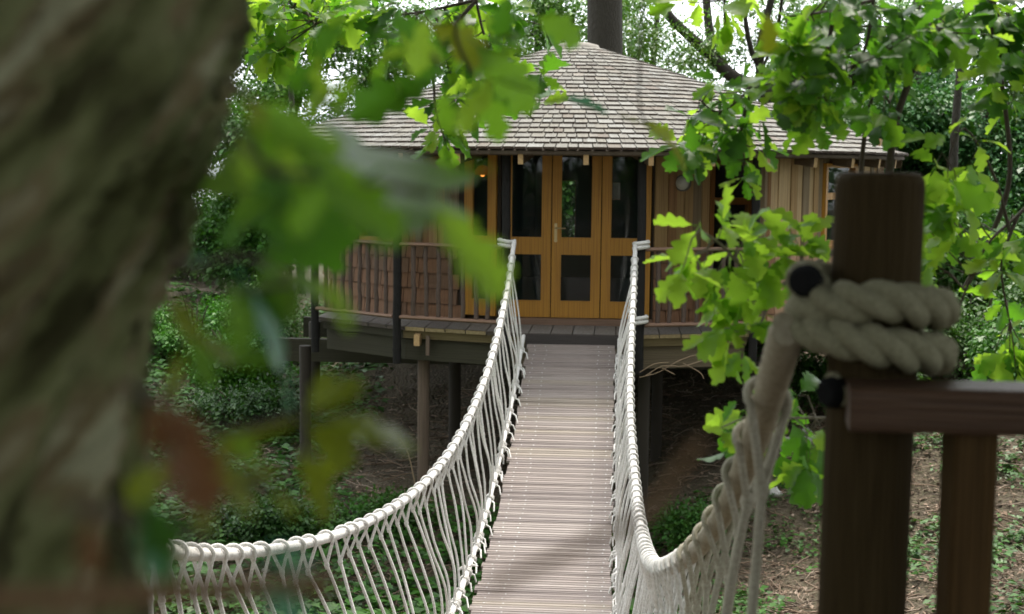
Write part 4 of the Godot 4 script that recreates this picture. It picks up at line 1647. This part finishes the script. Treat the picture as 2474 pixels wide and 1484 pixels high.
func bush(called: String, label: String, at: Vector3, size: Vector3, count: int, col: Color, salt: int, scale := 0.8) -> void:
	var o := thing(called, at, 0.0, label, "bush", "bushes on the banks")
	var r := RandomNumberGenerator.new()
	r.seed = salt
	var s := Shape.new()
	for k in 9:
		var tip := Vector3(r.randf_range(-0.7, 0.7) * size.x, r.randf_range(0.9, 1.7) * size.y, r.randf_range(-0.7, 0.7) * size.z)
		s.tube(smooth_path([Vector3(r.randf_range(-0.1, 0.1), -0.15, r.randf_range(-0.1, 0.1)), tip * 0.5 + Vector3(0, 0.1, 0), tip], 3), 0.012, 5)
	put("stems", s.mesh(M.twig), o).set_meta("kind", "stuff")
	var blobs := [[Vector3(0, size.y * 0.8, 0), size * 0.8, int(count * 0.4)]]
	for k in 5:
		var p := Vector3(r.randf_range(-0.75, 0.75) * size.x, r.randf_range(0.4, 1.5) * size.y, r.randf_range(-0.7, 0.7) * size.z)
		blobs.append([p, size * r.randf_range(0.3, 0.5), int(count * 0.16)])
	crown_of(o, "foliage", blobs, clump_fine, col, scale * 1.15, -0.25, salt)


func undergrowth() -> void:
	var fresh := Color(0.055, 0.19, 0.016)
	var mid := Color(0.055, 0.15, 0.024)
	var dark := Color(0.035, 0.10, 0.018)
	bush("bush", "bright green leafy bush low down left of the veranda", on_ground(580, 800, 22.5), Vector3(0.95, 0.62, 0.8), 240, fresh, 301)
	bush("bush", "bright green bush behind the first, right beside the near trunk", on_ground(470, 720, 24.0), Vector3(1.0, 0.7, 0.9), 240, fresh, 302)
	bush("bush", "mid green bush between the left bushes and the veranda corner", on_ground(660, 690, 24.5), Vector3(0.8, 0.8, 0.8), 200, mid, 303)
	bush("bush", "tall green bush behind the house seen through the door glass", on_ground(1375, 600, 30.0), Vector3(1.3, 1.6, 0.9), 900, fresh, 320, 1.2)
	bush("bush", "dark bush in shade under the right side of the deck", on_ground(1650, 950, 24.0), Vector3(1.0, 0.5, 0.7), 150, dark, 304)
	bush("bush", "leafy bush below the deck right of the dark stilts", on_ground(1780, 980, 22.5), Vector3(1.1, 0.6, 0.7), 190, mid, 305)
	bush("bush", "small green bush just left of the white rocks", on_ground(1690, 1180, 16.5), Vector3(0.55, 0.28, 0.4), 90, mid, 306, 0.7)
	bush("bush", "green bush on the bank behind the near post", on_ground(2050, 960, 20.0), Vector3(1.1, 0.7, 0.8), 220, mid, 307)
	bush("bush", "broad green bush on the right bank above the litter", on_ground(2330, 900, 21.5), Vector3(1.4, 0.8, 0.8), 300, mid, 308)
	bush("bush", "green bush at the right edge of the bank", on_ground(2500, 930, 20.0), Vector3(1.1, 0.7, 0.8), 240, fresh, 309)
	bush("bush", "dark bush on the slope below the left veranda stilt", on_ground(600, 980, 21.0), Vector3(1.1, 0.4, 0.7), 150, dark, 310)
	bush("bush", "low dark bush at the foot of the left bank", on_ground(640, 1180, 16.5), Vector3(0.8, 0.25, 0.6), 120, dark, 311, 0.7)
	bush("bush", "low green bush beyond the left net by the pale stilt", on_ground(860, 1190, 16.8), Vector3(0.8, 0.22, 0.5), 110, mid, 312, 0.7)
	# leaf litter, fallen twigs and seedlings on the slopes
	var r := RandomNumberGenerator.new()
	r.seed = 900
	var one := Shape.new()
	one.quad(Vector3(0, 0, 0.05), Vector3(0.024, 0.012, 0), Vector3(0, 0.004, -0.05), Vector3(-0.024, 0.014, 0))
	var lm := one.mesh(M.dead_leaf)
	var where := []
	var cols := []
	var tones := [Color(0.22, 0.145, 0.095), Color(0.15, 0.10, 0.065), Color(0.27, 0.19, 0.135), Color(0.10, 0.07, 0.048), Color(0.33, 0.25, 0.19)]
	for k in 30000:
		var d := 10.5 + pow(r.randf(), 1.2) * 15.0
		var x := r.randf_range(-0.42, 0.45) * d
		if x < 1.2 and r.randf() < 0.6:
			continue
		var b := Basis(Vector3.UP, r.randf() * TAU) * Basis(Vector3.RIGHT, r.randf_range(-0.6, 0.6)) * Basis(Vector3.BACK, r.randf_range(-0.6, 0.6))
		where.append(Transform3D(b.scaled(Vector3.ONE * r.randf_range(0.35, 0.9)), Vector3(x, height(x, d) + r.randf_range(0.0, 0.03), -d)))
		cols.append(tones[r.randi_range(0, 4)])
	tag(scatter("leaf_litter", lm, where, cols, self), "brown fallen leaves covering the slopes under the bridge", "leaf litter", "", "stuff")
	one = Shape.new()
	one.tube([Vector3(-0.16, 0, 0), Vector3(-0.04, 0.015, 0.012), Vector3(0.06, 0.01, -0.01), Vector3(0.17, 0.02, 0.015)], 0.005, 4)
	one.tube([Vector3(0.02, 0.012, 0), Vector3(0.09, 0.03, 0.06)], 0.0035, 4)
	var tm := one.mesh(M.dead_leaf)
	where = []
	cols = []
	for k in 5200:
		var d := 10.5 + r.randf() * 12.0
		var x := r.randf_range(-0.35, 0.45) * d
		var b := Basis(Vector3.UP, r.randf() * TAU) * Basis(Vector3.BACK, r.randf_range(-0.25, 0.25))
		where.append(Transform3D(b.scaled(Vector3.ONE * r.randf_range(0.5, 1.6)), Vector3(x, height(x, d) + r.randf_range(0.0, 0.03), -d)))
		cols.append(tones[r.randi_range(0, 4)] * 0.9)
	tag(scatter("fallen_twigs", tm, where, cols, self), "thin fallen twigs lying among the dead leaves", "twigs", "", "stuff")
	where = []
	cols = []
	var f := FastNoiseLite.new()
	f.seed = 61
	f.frequency = 0.33
	var sprout := leaf_clump(12, 0.16, 0.085, 7)
	for k in 9000:
		var d := 10.5 + r.randf() * 17.0
		var x := r.randf_range(-0.42, 0.47) * d
		var keep := -0.02 if x > 2.5 else -0.7
		if absf(x - 1.4) < 3.6 and d > 17.6 and d < 25.5:
			continue
		if f.get_noise_2d(x, d) < keep + r.randf_range(-0.1, 0.15):
			continue
		where.append(Transform3D(Basis(Vector3.UP, r.randf() * TAU).scaled(Vector3(1, 0.8, 1) * r.randf_range(0.5, 1.2) * (1.5 if x < 1.2 else 1.0)), Vector3(x, height(x, d) + 0.06, -d)))
		var g := r.randf_range(0.6, 1.3)
		cols.append(Color(0.045 * g, 0.14 * g, 0.016 * g))
	tag(scatter("ground_plants", sprout, where, cols, self), "small green seedlings and weeds growing through the litter", "undergrowth", "", "stuff")


# ---------------------------------------------------------------- oak branches that hang into the view

func rosette(o: Node3D, at: Vector3, axis: Vector3, n: int, size: float, mats: Array, droop := 0.45) -> void:
	axis = axis.normalized()
	var s1 := axis.cross(Vector3.UP)
	s1 = (s1 if s1.length() > 0.1 else Vector3.RIGHT).normalized()
	var s2 := axis.cross(s1)
	var a0 := rnd(0, TAU)
	for k in n:
		var az := a0 + TAU * k / n + rnd(-0.4, 0.4)
		var el := rnd(0.5, 1.35)
		var dir := (axis * cos(el) + (s1 * cos(az) + s2 * sin(az)) * sin(el) + Vector3.DOWN * (droop + rnd(-0.2, 0.25))).normalized()
		var nrm := (Vector3.UP * 0.8 + Vector3(rnd(-0.9, 0.9), rnd(-0.3, 0.3), rnd(-0.5, 1.0)))
		nrm = (nrm - dir * nrm.dot(dir)).normalized()
		var b := Basis(dir.cross(nrm), dir, nrm).scaled(Vector3(rnd(0.85, 1.15), 1.0, 1.0) * size * rnd(0.6, 1.25))
		put("leaf", leaf_meshes[rng.randi_range(0, 3)], o, Transform3D(b, at - o.position + dir * 0.004), M[mats[rng.randi_range(0, mats.size() - 1)]])


func branch(label: String, paths: Array, tufts: Array, fills: Array, mats: Array, size: float, thick := 0.006, wood := "twig", droop := 0.25, per := 5) -> void:
	# paths: twigs as [x, y, depth] keys; tufts: single leaf tufts; fills: [x, y, half width, half height, depth, half depth, tufts]
	var first: Array = paths[0][0]
	var o := thing("oak_branch", spot(first[0], first[1], first[2]), 0.0, label, "branch", "oak branches hanging into the view")
	var s := Shape.new()
	var nodes := []
	for p in paths:
		var keys := []
		for q in p:
			keys.append(spot(q[0], q[1], q[2]) - o.position)
		var path := smooth_path(keys, 5)
		var rr := []
		for i in path.size():
			rr.append(lerpf(thick, thick * 0.35, float(i) / path.size()))
			nodes.append(path[i])
		s.tube(path, rr, 6)
	var all := tufts.duplicate()
	for q in fills:
		for k in q[6]:
			var a := rnd(0, TAU)
			var rad := sqrt(rng.randf())
			all.append([q[0] + cos(a) * rad * q[2], q[1] + sin(a) * rad * q[3], q[4] + rnd(-1, 1) * q[5], per])
	for q in all:
		var at := spot(q[0], q[1], q[2])
		var local := at - o.position
		var best := 0
		for i in nodes.size():
			if nodes[i].distance_squared_to(local) < nodes[best].distance_squared_to(local):
				best = i
		var axis: Vector3 = local - nodes[best]
		if axis.length() < 0.03:
			axis = Vector3(rnd(-1, 1), rnd(-0.5, 0.4), rnd(-0.5, 0.8))
		s.tube([nodes[best], nodes[best].lerp(local, 0.5) + Vector3(0, rnd(-0.01, 0.03), 0), local], [thick * 0.4, thick * 0.3, thick * 0.22], 5)
		rosette(o, at, axis.normalized() + Vector3(rnd(-0.5, 0.5), rnd(-0.5, 0.1), rnd(-0.2, 0.6)), q[3], size, mats, droop)
	put("twig", s.mesh(M[wood]), o)


func branches() -> void:
	var lively := ["leaf_bright", "leaf_fresh", "leaf_green", "leaf_green", "leaf_deep"]
	var shady := ["leaf_fresh", "leaf_green", "leaf_deep", "leaf_deep", "leaf_green"]
	var lively2 := ["leaf_bright", "leaf_bright", "leaf_fresh", "leaf_fresh", "leaf_green"]
	var bright := ["leaf_bright", "leaf_bright", "leaf_fresh"]
	branch("oak branch with bright lobed leaves reaching left in front of the right wall", [[[2080, 560, 3.3], [1990, 625, 3.25], [1930, 655, 3.2], [1880, 690, 3.15], [1800, 650, 3.1], [1740, 590, 3.05], [1690, 555, 3.0]], [[1880, 690, 3.15], [1860, 730, 3.15], [1830, 800, 3.1]]], [[1690, 545, 3.0, 3], [1745, 545, 3.05, 4], [1800, 570, 3.1, 4], [1700, 640, 3.0, 5], [1760, 640, 3.05, 5], [1650, 650, 2.95, 3], [1820, 640, 3.1, 4], [1935, 600, 3.2, 5], [1975, 640, 3.25, 4], [1790, 710, 3.1, 6], [1810, 780, 3.1, 6], [1775, 800, 3.05, 4], [1850, 760, 3.15, 4], [1910, 560, 3.2, 3]], [[1780, 610, 120, 60, 3.1, 0.1, 7], [1800, 790, 60, 60, 3.1, 0.05, 4], [1940, 620, 60, 50, 3.2, 0.05, 4]], bright, 0.78, 0.006, "twig_grey")
	branch("low oak spray with few bright leaves beside the rising rope", [[[2010, 1010, 3.4], [1900, 1010, 3.35], [1830, 1000, 3.3], [1750, 1030, 3.2]]], [[1800, 990, 3.3, 4], [1740, 1035, 3.2, 4], [1790, 1050, 3.25, 5], [1840, 1040, 3.3, 3]], [[1945, 1040, 55, 90, 3.4, 0.1, 9]], lively, 0.9, 0.004, "twig_grey")
	branch("oak branch of bright and dark leaves hanging over the left roof slope", [[[1130, -160, 4.2], [1150, 0, 4.2], [1180, 120, 4.15], [1225, 220, 4.1], [1290, 290, 4.05]], [[1150, 0, 4.2], [1060, 120, 4.1], [1050, 250, 4.05], [1075, 340, 4.0]], [[1150, 0, 4.2], [1010, 30, 4.3], [900, 40, 4.4]]], [[1075, 335, 4.0, 5], [1300, 250, 4.05, 5], [1310, 200, 4.05, 3], [1040, 310, 4.0, 4]], [[1190, 190, 120, 90, 4.1, 0.25, 18], [1010, 60, 150, 70, 4.3, 0.2, 16], [1190, 50, 130, 70, 4.2, 0.2, 10], [1080, 280, 60, 60, 4.05, 0.1, 5]], lively, 0.85)
	branch("sunlit oak twigs along the top edge right of the near trunk", [[[760, -140, 4.8], [720, 0, 4.8], [660, 40, 4.8], [600, 30, 4.8]], [[720, 0, 4.8], [760, 60, 4.7]]], [], [[700, 40, 150, 55, 4.8, 0.2, 26], [640, 110, 50, 40, 4.7, 0.1, 6]], lively2, 0.9)
	branch("oak branch with long hanging leaf tassels over the right roof slope", [[[1900, -150, 3.9], [1880, 60, 3.9], [1820, 200, 3.85], [1740, 270, 3.8], [1690, 240, 3.8]], [[1820, 200, 3.85], [1790, 320, 3.8], [1800, 420, 3.75]], [[1740, 270, 3.8], [1660, 330, 3.75]]], [[1800, 385, 3.75, 5], [1795, 430, 3.75, 5], [1645, 345, 3.75, 4], [1830, 350, 3.8, 4]], [[1735, 270, 120, 70, 3.8, 0.2, 17], [1720, 340, 70, 40, 3.8, 0.1, 6]], ["leaf_fresh", "leaf_green", "leaf_green", "leaf_deep", "leaf_bright"], 0.72)
	branch("single bright oak tassel hanging from the top edge above the roof", [[[1760, -140, 3.8], [1750, 0, 3.8], [1752, 60, 3.8]]], [[1752, 50, 3.8, 5], [1745, 10, 3.8, 5], [1690, 0, 3.85, 4], [1800, -20, 3.85, 5], [1640, 5, 3.9, 3]], [], bright, 0.95)
	branch("dense shady oak branch filling the top right", [[[2120, -180, 3.7], [2110, 0, 3.7], [2080, 140, 3.65], [2000, 190, 3.6], [1930, 200, 3.55]], [[2080, 140, 3.65], [2150, 250, 3.7]], [[2110, 0, 3.7], [1980, 30, 3.6], [1900, 40, 3.6]]], [], [[2050, 70, 160, 90, 3.65, 0.35, 36], [1950, 190, 90, 80, 3.55, 0.2, 14], [2130, 220, 60, 90, 3.7, 0.2, 9]], shady, 0.72)
	branch("oak twig of yellow green leaves in front of the garden hut", [[[2010, 60, 3.4], [1990, 160, 3.4], [1960, 240, 3.35]]], [], [[1960, 170, 80, 70, 3.4, 0.1, 14], [2000, 260, 60, 50, 3.4, 0.1, 7]], lively2, 0.72)
	branch("oak branch along the top right corner with drooping leaves", [[[2420, -160, 4.0], [2400, 0, 4.0], [2330, 60, 3.95], [2240, 70, 3.9]], [[2400, 0, 4.0], [2440, 120, 4.0], [2460, 220, 4.0]]], [], [[2300, 50, 130, 70, 3.95, 0.3, 22], [2440, 130, 50, 120, 4.0, 0.2, 14]], lively, 0.85)
	branch("oak shoot with large pale leaves right of the near post", [[[2440, 560, 3.6], [2400, 420, 3.6], [2330, 310, 3.55], [2290, 390, 3.5]]], [[2290, 330, 3.5, 3], [2360, 340, 3.55, 3], [2345, 395, 3.55, 4], [2290, 430, 3.5, 5], [2260, 400, 3.5, 4], [2320, 480, 3.55, 4]], [], bright, 0.98, 0.005)
	branch("oak branch with scattered leaves down the right edge", [[[2560, 420, 3.9], [2460, 520, 3.85], [2380, 600, 3.8], [2310, 760, 3.75]], [[2460, 520, 3.85], [2420, 640, 3.8], [2440, 780, 3.8]]], [], [[2300, 540, 65, 100, 3.75, 0.2, 11], [2430, 620, 50, 110, 3.8, 0.2, 8], [2270, 630, 40, 60, 3.75, 0.1, 5], [2440, 850, 40, 60, 3.9, 0.1, 6]], ["leaf_bright", "leaf_bright", "leaf_fresh", "leaf_green"], 0.78, 0.006)
	# bare stems between them
	for q in [["dark upright stem crossing the right roof end", [[2225, 90, 3.7], [2195, 200, 3.7], [2165, 290, 3.7], [2150, 400, 3.7], [2150, 520, 3.75]], 0.011], ["thinner dark stem left of the upright one", [[2130, 180, 3.8], [2105, 240, 3.8], [2090, 320, 3.8], [2080, 420, 3.85], [2078, 520, 3.9]], 0.007], ["long dark stem running down near the right edge", [[2385, -60, 4.0], [2400, 90, 4.0], [2425, 230, 4.0], [2440, 420, 4.0], [2400, 560, 4.0], [2330, 700, 4.0]], 0.008], ["thin dark stem beside the top right corner", [[2430, -40, 4.1], [2440, 60, 4.1], [2470, 150, 4.1], [2520, 260, 4.1]], 0.006]]:
		var o := thing("oak_sapling", spot(q[1][0][0], q[1][0][1], q[1][0][2]), 0.0, q[0], "stem", "bare oak stems")
		var keys := []
		for e in q[1]:
			keys.append(spot(e[0], e[1], e[2]) - o.position)
		var s := Shape.new()
		var path := smooth_path(keys, 6)
		var rr := []
		for i in path.size():
			rr.append(q[2] * lerpf(0.7, 1.1, float(i) / path.size()))
		s.tube(path, rr, 8)
		put("stem", s.mesh(M.twig), o)


func near_leaf(o: Node3D, a: Array, b: Array, wide: float, m: String, face := Vector3(0, 0.5, 1)) -> void:
	var p := spot(a[0], a[1], a[2] * (1.0 if a[2] < 0.8 else 1.25))
	var q := spot(b[0], b[1], b[2] * (1.0 if b[2] < 0.8 else 1.25))
	var dir := (q - p)
	var l := dir.length()
	dir /= l
	var nrm := (face - dir * face.dot(dir)).normalized()
	var bs := Basis(dir.cross(nrm) * (l / 0.115) * wide, dir * (l / 0.115), nrm * (l / 0.115))
	put("leaf", leaf_meshes[rng.randi_range(0, 3)], o, Transform3D(bs, p - o.position), M[m])


func near_twig(label: String, keys: Array, r: float, leaves: Array, wood := "twig") -> void:
	var o := thing("near_twig", spot(keys[0][0], keys[0][1], keys[0][2] * (1.0 if keys[0][2] < 0.8 else 1.25)), 0.0, label, "twig", "blurred oak twigs close to the lens")
	var ks := []
	for e in keys:
		ks.append(spot(e[0], e[1], e[2] * (1.0 if e[2] < 0.8 else 1.25)) - o.position)
	var s := Shape.new()
	s.tube(smooth_path(ks, 5), r * 1.4, 7)
	put("twig", s.mesh(M[wood]), o)
	for q in leaves:
		near_leaf(o, q[0], q[1], q[2], q[3], q[4] if q.size() > 4 else Vector3(0, 0.5, 1))


func near_fill(label: String, keys: Array, areas: Array) -> void:
	# a twig with many small leaves: areas are [x, y, half width, half height, depth, leaves, tones]
	var leaves := []
	for q in areas:
		for k in q[5]:
			var a := rnd(0, TAU)
			var rad := sqrt(rng.randf())
			var x: float = q[0] + cos(a) * rad * q[2]
			var y: float = q[1] + sin(a) * rad * q[3]
			var d: float = q[4] * rnd(0.85, 1.2)
			var turn := rnd(-0.6, 2.6)
			var l := rnd(0.024, 0.04) / d * FOCAL
			leaves.append([[x, y, d], [x + cos(turn) * l, y + sin(turn) * l, d * rnd(0.97, 1.03)], rnd(0.6, 0.9), q[6][rng.randi_range(0, q[6].size() - 1)], Vector3(rnd(-0.5, 0.5), rnd(0.3, 1.0), rnd(0.3, 1.0))])
	near_twig(label, keys, 0.001, leaves)


func near_foliage() -> void:
	var soft := ["leaf_fresh", "leaf_bright", "leaf_green", "leaf_fresh"]
	near_fill("blurred oak spray of many small leaves over the left eave", [[540, 180, 0.74], [640, 280, 0.74], [760, 360, 0.74]], [[670, 310, 120, 90, 0.74, 11, soft], [850, 420, 100, 80, 0.76, 7, soft], [640, 480, 70, 90, 0.72, 2, soft]])
	near_fill("blurred oak spray of small leaves beside the bluish blade", [[400, 640, 0.66], [560, 700, 0.66], [740, 680, 0.7]], [[620, 650, 170, 40, 0.7, 3, soft], [480, 830, 70, 60, 0.66, 3, ["leaf_olive", "leaf_fresh"]]])
	near_fill("blurred oak spray of small leaves dangling from the top centre", [[1020, -150, 1.0], [1010, 40, 1.0], [1060, 160, 1.0]], [[1060, 130, 140, 120, 1.0, 15, soft], [860, 130, 120, 90, 0.95, 10, soft]])
	near_fill("blurred oak spray of small olive leaves low by the left rope", [[380, 1100, 0.6], [520, 1150, 0.6], [700, 1200, 0.62]], [[500, 1120, 90, 50, 0.62, 3, ["leaf_olive", "leaf_green"]], [820, 1040, 70, 50, 0.66, 2, ["leaf_olive"]]])
	near_twig("blurred green leaves spread over the left end of the treehouse", [[540, 300, 0.55], [640, 400, 0.57], [720, 420, 0.58], [830, 430, 0.6], [1040, 470, 0.62]], 0.0013, [
		[[720, 370, 0.58], [960, 580, 0.6], 0.75, "leaf_fresh"],
		[[830, 420, 0.6], [690, 560, 0.6], 0.9, "leaf_fresh"],
		[[850, 400, 0.58], [650, 290, 0.58], 0.9, "leaf_fresh"],
		[[1020, 460, 0.62], [1210, 710, 0.64], 0.7, "leaf_bright"],
		[[1030, 470, 0.62], [900, 540, 0.62], 0.5, "leaf_fresh", Vector3(0, 1, 0.3)],
		[[1010, 460, 0.64], [1180, 380, 0.66], 0.35, "leaf_fresh", Vector3(0, 1, 0.4)],
		[[640, 330, 0.55], [600, 230, 0.55], 0.8, "leaf_olive"]])
	near_twig("blurred mid green sprays hanging before the left eave", [[560, 200, 0.7], [640, 270, 0.7], [720, 330, 0.72], [780, 380, 0.74]], 0.0013, [
		[[600, 240, 0.7], [690, 330, 0.7], 0.8, "leaf_bright"],
		[[640, 270, 0.7], [760, 290, 0.7], 0.7, "leaf_fresh"],
		[[680, 300, 0.7], [620, 400, 0.7], 0.8, "leaf_fresh"],
		[[720, 330, 0.72], [840, 340, 0.72], 0.8, "leaf_bright"],
		[[740, 350, 0.72], [720, 470, 0.72], 0.8, "leaf_fresh"],
		[[780, 380, 0.74], [860, 470, 0.74], 0.8, "leaf_fresh"],
		[[580, 300, 0.7], [600, 440, 0.7], 0.8, "leaf_bright"],
		[[590, 420, 0.7], [700, 480, 0.7], 0.7, "leaf_green"],
		[[600, 500, 0.7], [690, 590, 0.7], 0.7, "leaf_green"]])
	near_twig("blurred blades curving down from the trunk with a long bluish leaf", [[420, 620, 0.66], [480, 640, 0.68], [560, 620, 0.7], [640, 630, 0.72]], 0.0015, [
		[[560, 640, 0.7], [810, 955, 0.72], 0.62, "leaf_teal", Vector3(0.5, 0.9, 0.2)],
		[[520, 660, 0.7], [720, 830, 0.71], 0.75, "leaf_green"],
		[[600, 630, 0.72], [855, 690, 0.74], 0.6, "leaf_olive", Vector3(0, 1, 0.5)],
		[[520, 650, 0.69], [460, 605, 0.69], 1.2, "leaf_teal", Vector3(0, 0.9, 0.4)],
		[[600, 620, 0.7], [770, 800, 0.74], 0.6, "leaf_fresh"],
		[[400, 700, 0.64], [470, 820, 0.64], 0.8, "leaf_olive"],
		[[440, 800, 0.66], [590, 850, 0.67], 0.9, "leaf_olive", Vector3(0, 1, 0.6)]])
	near_twig("blurred star of narrow yellow green leaves in front of the left bank", [[420, 1030, 0.6], [560, 1040, 0.62], [720, 1000, 0.66]], 0.0013, [
		[[720, 1010, 0.66], [1040, 1015, 0.68], 0.62, "leaf_olive", Vector3(0, 1, 0.6)],
		[[720, 1010, 0.66], [900, 1140, 0.68], 0.7, "leaf_olive"],
		[[700, 1040, 0.66], [850, 1290, 0.68], 0.42, "leaf_olive", Vector3(0, 0.9, 0.8)],
		[[740, 1010, 0.66], [530, 1095, 0.64], 0.75, "leaf_olive", Vector3(0, 1, 0.6)],
		[[740, 1010, 0.66], [880, 910, 0.68], 0.8, "leaf_olive"],
		[[740, 1020, 0.66], [790, 890, 0.66], 0.6, "leaf_olive"],
		[[560, 1030, 0.62], [620, 1130, 0.62], 0.8, "leaf_bright"]])
	near_twig("blurred soft leaf spray beneath the star of narrow leaves", [[420, 1120, 0.55], [520, 1140, 0.56], [640, 1170, 0.58]], 0.0012, [
		[[480, 1130, 0.56], [570, 1080, 0.56], 0.6, "leaf_olive"],
		[[520, 1140, 0.56], [600, 1220, 0.57], 0.6, "leaf_olive"],
		[[560, 1150, 0.57], [680, 1130, 0.57], 0.5, "leaf_olive"],
		[[440, 1130, 0.55], [500, 1240, 0.55], 0.6, "leaf_olive"],
		[[640, 1170, 0.58], [720, 1250, 0.58], 0.5, "leaf_olive"]])
	near_twig("blurred rusty dead leaves caught on the near trunk", [[300, 940, 0.42], [380, 960, 0.44], [420, 950, 0.45]], 0.0014, [
		[[410, 930, 0.46], [500, 1230, 0.46], 0.9, "leaf_rust"],
		[[390, 940, 0.45], [360, 1120, 0.45], 0.8, "leaf_rust"],
		[[210, 1220, 0.42], [225, 1390, 0.42], 0.7, "leaf_rust"]])
	near_twig("blurred dark green leaves at the foot of the near trunk", [[180, 1230, 0.44], [330, 1250, 0.46], [480, 1300, 0.5]], 0.0016, [
		[[330, 1190, 0.46], [420, 1360, 0.46], 1.1, "leaf_deep"],
		[[300, 1240, 0.46], [450, 1420, 0.47], 0.6, "leaf_teal", Vector3(0.3, 0.8, 0.5)],
		[[440, 1240, 0.5], [570, 1300, 0.52], 0.5, "leaf_olive"],
		[[420, 1280, 0.5], [400, 1420, 0.5], 0.9, "leaf_deep"]])
	near_twig("blurred brown stick crossing the bottom left with a bluish leaf", [[-60, 1450, 0.42], [250, 1440, 0.42], [560, 1425, 0.42], [800, 1410, 0.43]], 0.0028, [
		[[600, 1350, 0.4], [760, 1330, 0.4], 0.8, "leaf_teal", Vector3(0, 0.8, 0.6)],
		[[610, 1430, 0.4], [770, 1500, 0.4], 0.9, "leaf_teal", Vector3(0, 0.8, 0.6)]], "twig_brown")
	near_twig("soft yellow green leaves across the top centre close to the lens", [[1180, -150, 1.1], [1130, 0, 1.1], [1100, 80, 1.1], [1140, 180, 1.1]], 0.0016, [
		[[1020, 50, 1.1], [1200, 130, 1.1], 0.9, "leaf_olive"],
		[[1130, 90, 1.1], [1320, 260, 1.1], 0.85, "leaf_fresh"],
		[[1150, 170, 1.1], [1225, 350, 1.1], 0.7, "leaf_fresh"],
		[[1100, 80, 1.1], [1000, 200, 1.1], 1.1, "leaf_green"],
		[[1060, 190, 1.1], [860, 260, 1.05], 0.9, "leaf_green"],
		[[1280, 30, 1.2], [1420, 90, 1.2], 1.0, "leaf_fresh"],
		[[1240, -30, 1.1], [1200, 90, 1.1], 1.0, "leaf_green"],
		[[1060, 210, 1.1], [1090, 330, 1.1], 0.8, "leaf_fresh"],
		[[940, 30, 1.0], [1040, 110, 1.0], 1.0, "leaf_green"],
		[[790, 40, 0.9], [770, 160, 0.9], 0.7, "leaf_green"],
		[[740, 160, 0.9], [760, 280, 0.9], 0.6, "leaf_green"]])
	near_twig("soft olive leaf blurred over the right roof slope", [[1560, -160, 1.3], [1550, 60, 1.3], [1545, 240, 1.3], [1560, 300, 1.3]], 0.0009, [
		[[1500, 280, 1.3], [1720, 350, 1.32], 0.45, "leaf_olive", Vector3(0, 0.9, 0.6)],
		[[1850, 20, 1.3], [1870, 140, 1.3], 0.8, "leaf_olive"],
		[[1330, 230, 1.3], [1460, 270, 1.3], 0.5, "leaf_teal", Vector3(0, 0.9, 0.5)]])
	near_twig("blurred brown stalk leaning over the foot of the right bank", [[1700, 1060, 0.47], [1640, 1130, 0.47], [1560, 1240, 0.47], [1400, 1320, 0.46], [1180, 1420, 0.45]], 0.0014, [], "twig_brown")


func lump(r: float, salt: int, squash: float) -> Shape:
	var f := FastNoiseLite.new()
	f.seed = salt
	f.frequency = 0.9
	var rows := []
	for i in 9:
		var th := PI * i / 8.0
		var ring := PackedVector3Array()
		for j in 14:
			var a := TAU * j / 14
			var v := Vector3(sin(th) * cos(a), cos(th), sin(th) * sin(a))
			var k := 1.0 + 0.5 * f.get_noise_3dv(v * 1.3) + 0.15 * f.get_noise_3dv(v * 4.0)
			ring.append(v * Vector3(1, squash, 0.9) * r * k)
		rows.append(ring)
	var s := Shape.new()
	s.skin(rows, true)
	return s


func small_things() -> void:
	var k := 0
	for q in [[1902, 1140, 18.6, 0.16, "largest of the pale rocks on the right bank"], [1956, 1150, 18.6, 0.10, "pale rock nearest the rope post among the white rocks"], [1945, 1120, 19.2, 0.09, "small pale rock at the back of the white rocks"], [1872, 1192, 17.3, 0.09, "lowest pale rock in front of the others"], [640, 1235, 15.6, 0.045, "small pale stone on the dark left slope"]]:
		k += 1
		var p := spot(q[0], q[1], q[2])
		p.y = height(p.x, q[2]) + q[3] * 0.35
		tag(put("rock", lump(q[3], 70 + k, 0.75).mesh(M.rock), self, Transform3D(Basis(Vector3.UP, k * 1.3), p)), q[4], "rock", "pale rocks on the banks")
	# dry twigs caught under the beam
	var o := thing("dry_branch", spot(1545, 905, 16.2), 0.0, "dry tan twigs caught under the beam right of the bridge", "branch")
	for q in [[[1545, 912, 16.2], [1590, 900, 16.2], [1640, 872, 16.25], [1690, 858, 16.3], [1725, 880, 16.3], [1738, 912, 16.3]], [[1560, 908, 16.2], [1600, 885, 16.2], [1650, 885, 16.2], [1700, 870, 16.3]], [[1600, 890, 16.2], [1630, 905, 16.2]], [[1650, 878, 16.2], [1690, 900, 16.2], [1700, 915, 16.2]], [[1545, 900, 16.2], [1580, 880, 16.2], [1615, 876, 16.2]]]:
		var keys := []
		for e in q:
			keys.append(spot(e[0], e[1], e[2]) - o.position)
		var s := Shape.new()
		s.tube(smooth_path(keys, 4), 0.0055, 5)
		put("twig", s.mesh(M.twig_dry), o)
	o = thing("dead_stalk", spot(1010, 1200, 16.0), 0.0, "thin bent tan stalk beside the pale stilt", "stalk")
	var ks := []
	for e in [[1012, 1230, 16.0], [1000, 1160, 16.0], [985, 1095, 16.0], [965, 1060, 16.0]]:
		ks.append(spot(e[0], e[1], e[2]) - o.position)
	var s := Shape.new()
	s.tube(smooth_path(ks, 5), 0.008, 5)
	put("stalk", s.mesh(M.twig_dry), o)
